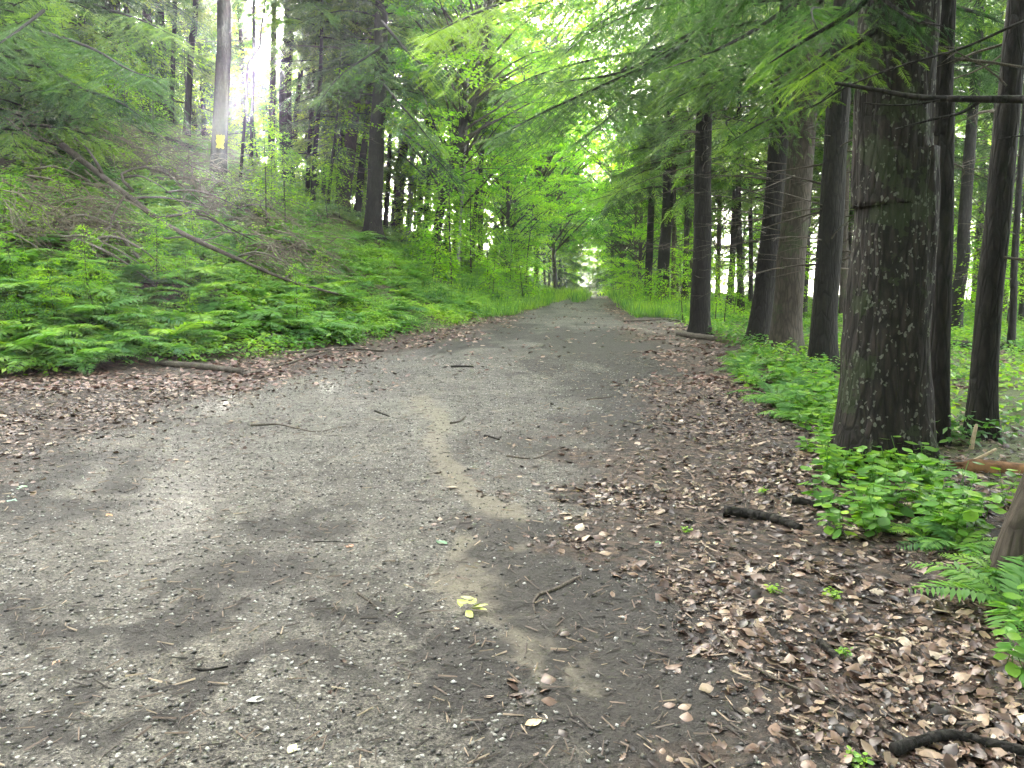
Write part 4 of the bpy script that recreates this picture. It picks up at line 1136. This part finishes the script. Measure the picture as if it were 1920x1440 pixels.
for (u, v, s, kind, lab) in [(1905, 1150, .75, 'f', 'feathery fern reaching in from the photo edge below the cut off trunk'), (1880, 1095, .5, 'f', 'small pale fern at the foot of the cut off trunk'),
                             (1790, 1030, .5, 'f', 'lacy fern in front of the broad leaved plants'), (1730, 1010, .42, 'f', 'small lacy fern beside the leaf litter below the broad leaved plants'),
                             (1915, 1270, .62, 'h', 'shiny broad leaved plant at the lower right corner of the litter'), (1935, 1180, .6, 'h', 'dark green broad leaved plant behind the feathery edge fern'),
                             (1455, 1112, .28, 'l', 'tiny green seedling in the litter beside the black soil'), (1560, 1120, .32, 'l', 'tiny green seedling beside a small dark clod'),
                             (1580, 1232, .3, 'l', 'pale seedling sprouting by a dark clod in the litter'), (1615, 1440, .3, 'l', 'green seedling at the bottom of the litter'), (1285, 998, .25, 'l', 'lone green leaf sprig on the dark soil'),
                             (1430, 925, .3, 'l', 'small green seedling left of the short dark log'), (1640, 940, .5, 'l', 'seedling in the litter beside the broad leaved plants')]:
    g = ground(u, v)
    me = {'f': FERN[int(u) % 5], 'h': HERB[int(u) % 4], 'l': LOWHERB[int(u) % 3]}[kind]
    thing('fern' if kind == 'f' else 'leafy_plant', lab, 'fern' if kind == 'f' else 'plant', me, g, (0, 0, u * .37), None, s)

# uncountable ground cover: one mesh per patch of cover
def cover(name, label, npl, xr, yr, cond, kind, seed, size, dens_noise=.5):
    r = np.random.default_rng(seed); mb = MB()
    x = r.uniform(*xr, npl * 6); y = yr[0] + (yr[1] - yr[0]) * r.random(npl * 6) ** 1.3
    ok = cond(x, y) & (fbm(x * .55 + seed, y * .55, 3) > dens_noise - .06 * r.random(len(x)))
    x = x[ok][:npl]; y = y[ok][:npl]; z = height(x, y)
    n = len(x)
    per = 12 if kind == 'leaf' else 8
    for q in range(per):
        a = r.uniform(0, 2 * pi, n); rr_ = r.uniform(0, .18, n)
        sz = size * r.uniform(.6, 1.3, n) * np.interp(y, [5, 20, 60], [.8, 1.1, 1.7])
        if kind == 'leaf':
            P = np.stack([x + rr_ * cos_(a), y + rr_ * sin_(a), z + r.uniform(.03, .30, n) * (1 - rr_ * 2)], 1)
            D = np.stack([cos_(a), sin_(a), r.normal(-.1, .3, n)], 1)
            Nn = np.stack([r.normal(0, .35, n), r.normal(0, .35, n), np.ones(n)], 1)
            mb.inst(LEAF_V, LEAF_Q, None, P, frames(D, Nn), sz, 0, np.clip(.48 + (fbm(x * 1.5, y * 1.5, 2) - .5) * 1.3 + r.normal(0, .18, n), 0, 1))
        elif kind == 'frond':
            P = np.stack([x, y, z + .02], 1)
            for seg in range(6):
                t = .2 + .15 * seg
                pc = P + np.stack([cos_(a) * sz * t, sin_(a) * sz * t, sz * (.9 * t - .75 * t * t)], 1)
                for sg in (-1, 1):
                    D = np.stack([cos_(a + sg * 1.05), sin_(a + sg * 1.05), r.normal(-.2, .1, n)], 1)
                    Nn = np.stack([r.normal(0, .25, n), r.normal(0, .25, n), np.ones(n)], 1)
                    mb.inst(LEAF_V, LEAF_Q, None, pc, frames(D, Nn), np.stack([sz * .36 * (1.15 - t * .7), sz * .105 * np.ones(n), sz * .1], 1), 0, np.clip(.45 + (fbm(x * 1.5, y * 1.5, 2) - .5) * 1.3 + r.normal(0, .15, n), 0, 1))
        else:   # grass blade
            P = np.stack([x + rr_ * cos_(a), y + rr_ * sin_(a), z - .01], 1)
            D = np.stack([r.normal(0, .35, n), r.normal(0, .35, n), np.ones(n)], 1)
            Nn = np.stack([cos_(a), sin_(a), 0 * a], 1)
            mb.inst(LEAF_V, LEAF_Q, None, P, frames(D, Nn), np.stack([sz * r.uniform(.5, 2.0, n), sz * .17, sz * .3], 1), 0, np.clip(.55 + (fbm(x * 2, y * 2, 2) - .5) * 1.6 + r.normal(0, .2, n), 0, 1))
    link(name, mb.mesh(name, [M['fern'] if kind == 'frond' else M['herb']]), kind='stuff', label=label)
    print(name, n)


cover('bank_undergrowth', 'dense green undergrowth covering the left bank', 4200, (-26, 3), (8, 48), lambda x, y: (bank_s(x, y) > .35) & (bank_s(x, y) < 14), 'frond', 61, .5, .5)
cover('bank_herbs', 'small leafy herbs between the ferns of the left bank', 9000, (-22, 4), (8, 50), lambda x, y: (bank_s(x, y) > .0) & (bank_s(x, y) < 12), 'leaf', 62, .12, .45)
cover('toe_herbs', 'low yellow green weeds along the foot of the bank', 1500, (-9, 5), (8.5, 42), lambda x, y: (bank_s(x, y) > -.55) & (bank_s(x, y) < .6), 'leaf', 63, .05, .5)
cover('forest_undergrowth', 'low green ground cover under the trees on the right', 17000, (2.5, 42), (6.5, 52), lambda x, y: (x - right_x(y)) > 1.0 - .02 * y, 'leaf', 64, .105, .25)
cover('verge_grass', 'bright grass along the verges of the far track', 5200, (-4, 12), (24, 60), lambda x, y: ((bank_s(x, y) > -.6) & (bank_s(x, y) < 2.2)) | ((x - right_x(y) > -.4) & (x - right_x(y) < 2.6) & (y > 21)) | (np.abs(x - .5 * (track_lx(y) + track_rx(y))) < .3) & (y > 33), 'grass', 65, .2, .33)
cover('slope_undergrowth', 'hazy green undergrowth on the upper slope', 1800, (-40, -4), (20, 60), lambda x, y: (bank_s(x, y) > 8), 'leaf', 66, .13, .45)

# ------------------------------------------------------------------ leaf litter, grit and needles
def scatter_flat(n, xr, yr, dens, seed, ypow=1.6):
    r = np.random.default_rng(seed)
    x = r.uniform(*xr, n); y = yr[0] + (yr[1] - yr[0]) * r.random(n) ** ypow
    return x, y, r.random(n) < dens(x, y), r


def lay(mb, tmpl, x, y, r, size, lift=.008, tilt=.25, mat=0):
    n = len(x); z = height(x, y) + lift + .01 * r.random(n)
    a = r.uniform(0, 2 * pi, n)
    e = .05
    nx_ = -(height(x + e, y) - height(x - e, y)) / (2 * e); ny_ = -(height(x, y + e) - height(x, y - e)) / (2 * e)
    Nn = np.stack([nx_ + r.normal(0, tilt, n), ny_ + r.normal(0, tilt, n), np.ones(n)], 1)
    D = np.stack([cos_(a), sin_(a), np.zeros(n)], 1); D[:, 2] = -(D[:, 0] * Nn[:, 0] + D[:, 1] * Nn[:, 1])
    R = frames(D, Nn)
    P = np.stack([x, y, z], 1) - R[:, :, 0] * (np.asarray(size)[:, None] * .5 if np.ndim(size) == 1 else size[:, :1] * .5)
    mb.inst(tmpl[0], tmpl[1], None, P, R, size, mat, r.random(n))


LEAF_SHAPES = [strip_leaf([.01, .2, .3, .27, .17, .01], .35, .3), strip_leaf([.02, .13, .30, .12, .34, .10, .2, .02], .5, .35), strip_leaf([.02, .3, .22, .44, .16, .25, .02], .6, .3), strip_leaf([.01, .24, .36, .22, .01], -.4, -.3)]
FAR_SHAPES = [strip_leaf([.03, .33, .03], .4, .3), strip_leaf([.03, .3, .25, .02], -.3, -.3)]


def litter_density(x, y):
    m_ = masks(x, y)
    base = m_['litter'] ** 1.7 * .8
    base = np.maximum(base, .06 * (bank_s(x, y) > -5))
    s = bank_s(x, y)
    base = np.where(s > .6, .25, base)
    r = x - right_x(y)
    base = np.where(r > 1.2, base * .4, base)
    clump = .25 + 1.4 * sstep(.3, .7, fbm(x * 1.4 + 2, y * 1.4, 4))
    return np.clip(base * clump, 0, 1)


mb = MB()
x, y, ok, r = scatter_flat(140000, (-6.5, 5.2), (1.4, 10.5), litter_density, 501, 1.5)
x, y = x[ok], y[ok]; k = r.integers(0, 4, len(x))
for q in range(4):
    s = k == q
    lay(mb, LEAF_SHAPES[q], x[s], y[s], r, np.clip(r.lognormal(-3.25, .5, s.sum()), .012, .085), .005, .3)
link('leaf_litter', mb.mesh('leaf_litter', [M['litter']]), kind='stuff', label='brown and tan fallen leaves strewn along the near track edges')
print('litter near', len(x))
mb = MB()
x, y, ok, r = scatter_flat(90000, (-16, 13), (9.5, 42), litter_density, 502, 1.5)
x, y = x[ok], y[ok]; k = r.integers(0, 2, len(x))
for q in range(2):
    s = k == q
    lay(mb, FAR_SHAPES[q], x[s], y[s], r, r.uniform(.06, .12, s.sum()), .008, .3)
link('far_leaf_litter', mb.mesh('far_leaf_litter', [M['litter_far']]), kind='stuff', label='reddish brown fallen leaves along the far track and bank')
print('litter far', len(x))

OCT_V = np.array([(.5, 0, 0), (0, .42, 0), (-.5, 0, .02), (0, -.45, 0), (.05, .03, .33), (0, 0, -.3)], float)
OCT_T = np.array([(0, 1, 4), (1, 2, 4), (2, 3, 4), (3, 0, 4), (1, 0, 5), (2, 1, 5), (3, 2, 5), (0, 3, 5)])


def track_density(x, y):
    m_ = masks(x, y)
    return np.clip((1 - m_['litter'] * .8) * (1 - .6 * m_['sand']) * (1 - .3 * m_['damp_shade']) * (.3 + 1.1 * fbm(x * 2.1, y * 2.1, 3)), 0, 1) * (bank_s(x, y) < .2)


mb = MB()
x, y, ok, r = scatter_flat(110000, (-6, 2.6), (1.4, 13), track_density, 503, 1.9)
x, y = x[ok], y[ok]; n = len(x)
a = r.uniform(0, 2 * pi, n); D = np.stack([cos_(a), sin_(a), r.normal(0, .2, n)], 1); Nn = np.tile((0, 0, 1.), (n, 1)) + r.normal(0, .2, (n, 3))
sz = .006 + .018 * r.random(n) ** 4
mb.inst(OCT_V, None, OCT_T, np.stack([x, y, height(x, y) + .006 + sz * .12], 1), frames(D, Nn), np.stack([sz * 1.3, sz, sz], 1), 0, r.random(n))
link('gravel', mb.mesh('gravel', [M['gravel']]), kind='stuff', label='small grey stones pressed into the dirt track')
print('gravel', n)
mb = MB()
CH = (np.array([(0, -.05, 0), (1, -.03, .02), (1, .03, .02), (0, .05, 0), (0, 0, .08), (1, 0, .07)], float), np.array([(0, 1, 5, 4), (4, 5, 2, 3)]))
x, y, ok, r = scatter_flat(60000, (-7, 4.5), (1.4, 14), lambda x, y: np.clip(.35 + .6 * masks(x, y)['damp_shade'] + .4 * masks(x, y)['litter'], 0, 1) * (bank_s(x, y) < .3), 504, 1.9)
x, y = x[ok], y[ok]
lay(mb, CH, x, y, r, .012 + .07 * r.random(len(x)) ** 3, .007, .12)
link('bark_and_twig_debris', mb.mesh('bark_and_twig_debris', [M['chips']]), kind='stuff', label='dark needle and bark crumbs over the track')

# ------------------------------------------------------------------ fallen sticks, logs and branches: each a thing
def lifted(u, v, h):
    g = foot(u, v)
    if h > 0: g = foot(u, v + h * F / max(g[1], 2))
    return g


def stick(label, pix, r0, r1, mat='stick', name='fallen_stick', cat='stick', lift=None, forks=(), sides=7, group=None, cap_mat=None):
    P = []
    for q in pix:
        h = q[2] if len(q) > 2 else 0; g = lifted(q[0], q[1], h)
        P.append(g + np.array([0, 0, h]))
    P = np.array(P); base = P[0].copy(); base[2] = height(base[0], base[1])
    n = max(8, len(pix) * 5)
    path = smooth_path(P, n)
    rad = np.linspace(r0, r1, n)
    zz = height(path[:, 0], path[:, 1])
    path[:, 2] = np.maximum(path[:, 2], zz) + rad * .75 + .004
    mb = MB(); tube(mb, path - base, rad, sides, rfun=lambda k, th: 1 + .14 * np.sin(th * 2 + k * .7) * np.cos(k * 1.3))
    for (fp, fr0, fr1) in forks:
        Q = []
        for q in fp:
            h = q[2] if len(q) > 2 else 0; g = lifted(q[0], q[1], h); Q.append(g + np.array([0, 0, q[2] if len(q) > 2 else 0]))
        pth = smooth_path(np.array(Q), 10); pth[:, 2] = np.maximum(pth[:, 2], height(pth[:, 0], pth[:, 1])) + fr0 + .004
        tube(mb, pth - base, np.linspace(fr0, fr1, 10), 5)
    return thing(name, label, cat, mb.mesh(name, [M[mat]], True), base, group=group)


stick('short dark log lying in the leaf litter before the leafy plants', [(1356, 966), (1400, 972), (1450, 980), (1500, 998)], .034, .024, 'bark_dark', 'fallen_log', 'log', sides=10)
stick('long thin curved dark twig on the black soil and litter', [(1346, 1188), (1385, 1232), (1440, 1272), (1500, 1300), (1570, 1322)], .009, .004, 'twig')
stick('thick black bent branch at the bottom corner of the litter', [(1675, 1418), (1740, 1402), (1785, 1388), (1850, 1402), (1935, 1425)], .020, .016, 'bark_dark')
stick('forked grey twig on the dark soil beside the sandy streak', [(1088, 1086), (1050, 1104), (1010, 1120)], .009, .008, 'twig', forks=[([(1010, 1120), (1000, 1135), (1004, 1158)], .007, .003)])
stick('thin wavy dark twig across the wet shiny ground', [(470, 800), (530, 800), (590, 812), (650, 800)], .012, .004, 'twig')
stick('small bent tan twig on the pale sand', [(845, 797), (862, 792), (873, 782)], .012, .006, 'stick')
stick('short dark stick on the far middle of the track', [(846, 690), (866, 689), (888, 690)], .02, .015, 'bark_dark')
stick('brown pole lying in the litter at the foot of the left bank', [(222, 672), (290, 684), (370, 692), (455, 702)], .055, .045, 'stick', 'fallen_log', 'log', sides=9)
stick('dark thin pole half buried in weeds left of the brown pole', [(115, 692), (150, 694), (178, 696)], .04, .03, 'bark_dark')
stick('long dark twig in the red leaf litter left of the track', [(455, 705), (520, 690), (600, 664), (680, 655)], .025, .01, 'twig')
stick('curved branch on the bank toe beside the far litter', [(540, 665), (590, 660), (650, 655), (720, 660)], .03, .015, 'stick')
stick('dark bare branch lying at the edge of the track below the ferns', [(790, 572), (850, 570), (900, 576), (955, 586)], .035, .012, 'bark_dark', forks=[([(850, 570), (860, 560), (885, 548)], .012, .005)])
stick('low grey log at the foot of the black straight trunk', [(1272, 630), (1300, 634), (1342, 640)], .07, .06, 'twig', 'fallen_log', 'log', sides=10)
stick('thin pale branch across the right verge near the track', [(1170, 604), (1210, 602), (1250, 600), (1290, 606)], .03, .015, 'twig')
stick('splintered twig in the red litter on the near track', [(672, 1118), (690, 1132), (718, 1150)], .007, .004, 'stick')
stick('tiny dark twig on the sandy middle of the track', [(703, 773), (716, 778), (730, 783)], .012, .008, 'bark_dark')
stick('small dark twig lying below the bent tan twig', [(908, 820), (922, 823), (936, 827)], .012, .008, 'bark_dark')
stick('thin straight twig on the pale grit of the track', [(588, 1019), (620, 1019), (672, 1020)], .005, .003, 'bark_dark')
stick('short black twig on the near grey grit', [(360, 1260), (395, 1262), (428, 1258)], .006, .004, 'bark_dark')
stick('dark twig beside the leaf litter in the middle of the track', [(950, 858), (1000, 862), (1040, 846)], .010, .004, 'twig')
stick('slender twig under the litter near the far dark patch', [(1100, 752), (1130, 748), (1148, 745)], .012, .008, 'twig')
stick('thin curved twig at the leaf edge near the dark patch', [(1170, 790), (1210, 800), (1250, 806)], .01, .005, 'twig')
stick('short twig standing out in the litter above the black bent branch', [(1640, 1195), (1680, 1205), (1700, 1212)], .006, .004, 'palewood')
stick('dark short clod like stub in the litter by a pale seedling', [(1535, 1215), (1560, 1235), (1575, 1250)], .018, .014, 'bark_dark')
stick('long bare twig stretching between litter and the broad leaved plants', [(1780, 1075), (1830, 1092), (1868, 1108)], .006, .003, 'twig')
stick('dark bark piece in the litter left of the broad leaved plants', [(1485, 945), (1515, 950), (1545, 957)], .026, .018, 'bark_dark')
stick('dark log deep among the ground cover behind the mottled trunk', [(1690, 655), (1760, 650), (1840, 652), (1925, 660)], .09, .07, 'bark_dark', 'fallen_log', 'log', sides=9)

# rotten log with a broken orange end, and stake
g = ground(1800, 880)
Yl = g[1]
mb = MB()
pts = [at_y(u, v, yy) for (u, v), yy in zip([(1800, 880), (1850, 884), (1910, 892), (1990, 905)], [Yl, Yl - .05, Yl - .1, Yl - .2])]
pth = smooth_path(pts, 22) - g
tube(mb, pth, np.interp(np.arange(22), [0, 3, 21], [.05, .085, .1]), 16, 0, rfun=lambda k, th: 1 + .22 * vnoise(th * 3, k * .25) * (k < 30) - .1)
rot_log = thing('rotten_log', 'crumbling rotten log with orange brown inner wood behind the leafy plants', 'log', mb.mesh('rotten_log', [M['rot']], True), g)
mb = MB()
for q in range(9):
    a = q * .7; s0 = pth[0] + np.array([0, .05 * cos(a), .05 * sin(a)])
    tube(mb, [s0 + (.1, 0, 0), s0 + (-.06 - .05 * (q % 3), 0, .01 * q - .03)], [.014, .002], 4)
link('splinters', mb.mesh('splinters', [M['rot']]), rot_log)
g = ground(1822, 842); Yl = g[1]
mb = MB(); tube(mb, smooth_path([at_y(u, v, Yl) - g for u, v in [(1820, 846), (1825, 820), (1831, 795)]], 8), [.02, .02, .019, .018, .017, .016, .015, .008], 7)
thing('wooden_stake', 'pale broken stake standing at the foot of the leaning trunk', 'stake', mb.mesh('wooden_stake', [M['palewood']], True), g)
g = ground(1800, 868); Yl = g[1]
mb = MB(); tube(mb, smooth_path([at_y(u, v, Yl) - g for u, v in [(1795, 878), (1830, 862), (1868, 842)]], 8), np.linspace(.02, .01, 8), 6)
thing('fallen_stick', 'pale stick propped on the rotten log', 'stick', mb.mesh('fallen_stick', [M['palewood']], True), g)

# the fallen dead tree on the left bank with its bare limbs
stick('long fallen dead tree limb sloping down the left bank to the track', [(120, 285, 0.65), (185, 335, 0.70), (240, 380, 0.75), (300, 425, 0.80), (360, 460, 0.75), (450, 497, 0.65), (540, 532, 0.55), (620, 553, 0.50), (692, 567, 0.28)], .07, .022, 'stick', 'fallen_tree', 'fallen tree',
      sides=10, forks=[([(300, 425, 0.80), (340, 420, 0.90), (382, 421, 0.95), (430, 438, 0.85), (500, 470, 0.65), (560, 500, 0.30)], .035, .01), ([(380, 465, 0.70), (405, 458, 0.80), (440, 442, 0.90)], .025, .008),
                       ([(255, 375, 0.80), (232, 345, 0.90), (270, 331, 1.00), (310, 336, 0.95), (345, 360, 0.80), (390, 398, 0.60)], .035, .012), ([(200, 345, 0.70), (188, 325, 0.90), (170, 300, 1.10), (148, 285, 1.20)], .04, .02),
                       ([(460, 500, 0.65), (500, 470, 0.75), (560, 485, 0.65)], .02, .006), ([(535, 530, 0.55), (555, 518, 0.70), (580, 516, 0.70)], .02, .006), ([(240, 380, 0.75), (215, 420, 0.60), (205, 460, 0.25)], .03, .01),
                       ([(300, 428, 0.80), (330, 445, 0.70), (390, 472, 0.55)], .02, .008)])
stick('dark log lying across the slope left of the blazed tree', [(284, 262, .15), (320, 272, .12), (360, 283, .08), (400, 293, .03)], .13, .10, 'bark_dark', 'fallen_log', 'log', sides=10)
stick('dead twig standing out of the fern bed on the left bank', [(165, 440, .5), (178, 470, .35), (200, 515, .1)], .03, .02, 'twig')
stick('grey dead branch running down through the ferns below the fallen limb', [(215, 415, .2), (245, 470, .2), (295, 515, .1)], .045, .03, 'twig')
stick('bare dead branch over the ferns at the left edge', [(0, 445, .3), (70, 432, .4), (140, 410, .4), (190, 405, .3)], .03, .015, 'twig')
stick('long bare twig on the slope below the dark log', [(100, 255, .3), (190, 258, .3), (260, 270, .2)], .03, .012, 'twig')
stick('mossy broken stump end among the ferns under the dead twigs', [(232, 525, .05), (245, 550, .05), (262, 575, .02)], .07, .05, 'stick', 'fallen_log', 'log', sides=9)


def brush(label, u0, u1, v0, v1, n, L, seed, flow):
    r = np.random.default_rng(seed); mb = MB(); base = None
    for _ in range(n):
        g = ground(r.uniform(u0, u1), r.uniform(v0, v1))
        if g is None: continue
        if base is None: base = g.copy()
        d = norm(np.array([flow[0], flow[1], flow[2]]) + r.normal(0, .35, 3)); l = L * r.uniform(.4, 1.2)
        t = np.linspace(0, 1, 5)[:, None]
        pts = g + np.array([0, 0, r.uniform(.15, .85)]) + d * l * t + np.array([0, 0, -.35 * l]) * t * t + r.normal(0, .03, (5, 3))
        th_ = r.choice([.007, .010, .014, .022], p=[.4, .3, .2, .1]); tube(mb, pts - base, np.linspace(th_, .003, 5), 4)
        for q in range(5):
            f = r.uniform(.2, .95); b_ = pts[0] * (1 - f) + pts[-1] * f; e = b_ + norm(d + r.normal(0, .7, 3)) * l * .3
            tube(mb, [b_ - base, e - base], [.004, .0015], 3)
    thing('dead_brush', label, 'brushwood', mb.mesh('dead_brush', [M['brush']]), base)


brush('brown tangle of dead twigs at the lower end of the fallen limb', 440, 625, 440, 540, 230, 1.1, 71, (.8, -.4, -.2))
brush('reddish brown dead brush heap in the hollow left of the blazed tree', 200, 420, 275, 350, 260, 1.2, 72, (.8, -.3, -.1))
brush('fine dead brush caught below the kinked sapling', 320, 520, 335, 430, 190, 1.2, 73, (.7, -.4, -.2))
brush('dark dead twigs matted in the bank at the left edge', 0, 220, 395, 480, 190, 1.1, 74, (.9, -.2, -.1))
brush('grey brown dead twigs on the upper left slope', 0, 240, 225, 310, 200, 1.3, 75, (.8, -.2, -.1))

rs = random.Random(41)
for k in range(16):
    u = rs.uniform(60, 520); v = rs.uniform(300, 470) + max(0, (u - 300) * .15); ln = rs.uniform(90, 230); dy = ln * rs.uniform(.1, .5); h = rs.uniform(.6, 1.15)
    stick('bare grey dead branch tangled among the ferns and brush of the left bank', [(u, v, h * .5), (u + ln * .3, v + dy * .1, h), (u + ln * .65, v + dy * .45, h * .9), (u + ln, v + dy, h * .3)], rs.uniform(.018, .034), .006, 'greywood', 'dead_branch', 'fallen branch',
          group='dead branches tangled on the left bank', forks=[([(u + ln * .4, v + dy * .2, h), (u + ln * .55, v + dy * .1 - 15, h * 1.2), (u + ln * .75, v + dy * .3 - 12, h)], .009, .003)])
# single conspicuous leaves on the track
def flat_leaf(label, u, v, size, col, shape=0, name='fallen_leaf', rough=.5):
    key = 'leafc_%s' % (col,)
    if key not in M: M[key] = plain_mat('leaf_colour', col, rough, .4, .2, 40)
    g = ground(u, v); mb = MB()
    t = LEAF_SHAPES[shape]
    mb.inst(t[0], t[1], None, np.array([[-size / 2, 0, .014]]), np.eye(3)[None], np.array([size]))
    return thing(name, label, 'leaf', mb.mesh(name, [M[key]]), g, (random.gauss(0, .08), random.gauss(0, .08), u * .61))


flat_leaf('round pale yellow leaf on the grey grit at the bottom', 548, 1410, .048, (.62, .60, .30), 3)
flat_leaf('tan oval leaf on the litter beside the sand at the bottom', 1000, 1361, .065, (.50, .36, .20), 0)
flat_leaf('orange lobed leaf on the sandy streak at the bottom', 1131, 1384, .055, (.5, .22, .08), 1)
flat_leaf('dark green curled leaf on the pale grit', 828, 1021, .085, (.07, .20, .09), 0)
flat_leaf('small yellow green leaf left of the dark green curled leaf', 771, 1016, .055, (.36, .45, .06), 2)
flat_leaf('pale mint green leaf at the left edge, upper of two', 45, 918, .11, (.28, .45, .27), 2)
flat_leaf('pale mint green leaf at the left edge, lower of two', 18, 945, .12, (.25, .42, .30), 1)
flat_leaf('pale grey translucent leaf on the near grit', 480, 1318, .075, (.30, .31, .29), 0)
flat_leaf('tan oak leaf on the left near grit', 118, 1252, .09, (.36, .22, .13), 1)
flat_leaf('small green leaf on the near dark grit', 377, 1312, .035, (.18, .3, .03), 0)
flat_leaf('orange red leaf on the pale grit right of centre', 656, 1028, .06, (.45, .2, .12), 1)
flat_leaf('pale green leaf beside the yellow green sprig', 755, 1160, .08, (.45, .50, .30), 2)
flat_leaf('small orange leaf at the left dark soil', 205, 970, .06, (.5, .24, .08), 0)
flat_leaf('green leaf lying flat beside the black soil on the right', 1233, 1022, .055, (.12, .3, .1), 0)
g = ground(885, 1152); mb = MB(); r = np.random.default_rng(8)
for q in range(11):
    a = radians(-60 + q * 26 + r.uniform(-10, 10)); t = LEAF_SHAPES[q % 2 * 3]
    D = np.array([[cos(a), sin(a), .05]]); sz = r.uniform(.045, .08)
    mb.inst(t[0], t[1], None, np.array([[r.normal(0, .02), r.normal(0, .015), .02 + .004 * q]]), frames(D, np.array([[r.normal(0, .3), r.normal(0, .3), 1.]])), np.array([[sz, sz * .7, sz]]))
M['sprig'] = plain_mat('yellow_green_leaf', (.42, .48, .10), .5, .4, .3, 30)
thing('fallen_sprig', 'yellow green leafy sprig dropped beside the sandy streak', 'sprig', mb.mesh('fallen_sprig', [M['sprig']]), g)

# ------------------------------------------------------------------ haze, light, sky, camera
m, nt, N = new_mat('forest_mist')
pv = N('ShaderNodeVolumePrincipled'); pv.inputs['Color'].default_value = (.93, .97, 1, 1); pv.inputs['Density'].default_value = 0.0017; pv.inputs['Anisotropy'].default_value = 0.84
o = N('ShaderNodeOutputMaterial'); nt.links.new(pv.outputs[0], o.inputs['Volume'])
X = 500; zl, zh = float(GZ.min()) - 1.0, 46.0
mb = MB(); mb.add([(-X, -X, zl), (X, -X, zl), (X, X, zl), (-X, X, zl), (-X, -X, zh), (X, -X, zh), (X, X, zh), (-X, X, zh)],
                  [(3, 2, 1, 0), (4, 5, 6, 7), (0, 1, 5, 4), (1, 2, 6, 5), (2, 3, 7, 6), (3, 0, 4, 7)])
link('haze', mb.mesh('haze', [m]), kind='stuff', label='thin pale mist through the whole wood')

w = bpy.data.worlds.new('World'); scene.world = w; w.use_nodes = True
nt = w.node_tree; nt.nodes.clear()
sky = nt.nodes.new('ShaderNodeTexSky'); sky.sky_type = 'NISHITA'; sky.sun_disc = False
sky.sun_elevation = SUN_EL; sky.sun_rotation = SUN_AZ
sky.air_density = 1.0; sky.dust_density = 5.0; sky.ozone_density = 0.3
bg = nt.nodes.new('ShaderNodeBackground'); bg.inputs[1].default_value = .15
ow = nt.nodes.new('ShaderNodeOutputWorld'); 
bw = nt.nodes.new('ShaderNodeRGBToBW'); nt.links.new(sky.outputs[0], bw.inputs[0])
nt.links.new(mixc(nt, .7, sky.outputs[0], mixc(nt, 1.0, bw.outputs[0], (1.04, 1.0, .93), 'MULTIPLY')), bg.inputs[0]); nt.links.new(bg.outputs[0], ow.inputs[0])
sl = bpy.data.lights.new('sun', 'SUN'); sl.energy = 5.0; sl.angle = radians(.8); sl.color = (1, .95, .86)
so = bpy.data.objects.new('sun', sl); C.objects.link(so)
so.rotation_euler = Vector((-sd[0], -sd[1], -sd[2])).to_track_quat('-Z', 'Y').to_euler()

cam = bpy.data.cameras.new('camera'); cam.sensor_width = 36; cam.lens = 36 * F / 1920; cam.clip_end = 2500; cam.clip_start = .05
co = bpy.data.objects.new('camera', cam); C.objects.link(co)
co.location = EYE; co.rotation_euler = (pi / 2 - PITCH, 0, 0)
scene.camera = co
scene.view_settings.view_transform = 'Standard'; scene.view_settings.look = 'None'
scene.view_settings.exposure = 5.0; scene.view_settings.gamma = 1
scene.render.engine = 'CYCLES'
cy = scene.cycles
cy.use_denoising = True
cy.max_bounces = 7; cy.diffuse_bounces = 4; cy.glossy_bounces = 2; cy.transmission_bounces = 4; cy.volume_bounces = 0; cy.transparent_max_bounces = 8
cy.sample_clamp_indirect = 6; cy.sample_clamp_direct = 0
cy.caustics_reflective = False; cy.caustics_refractive = False
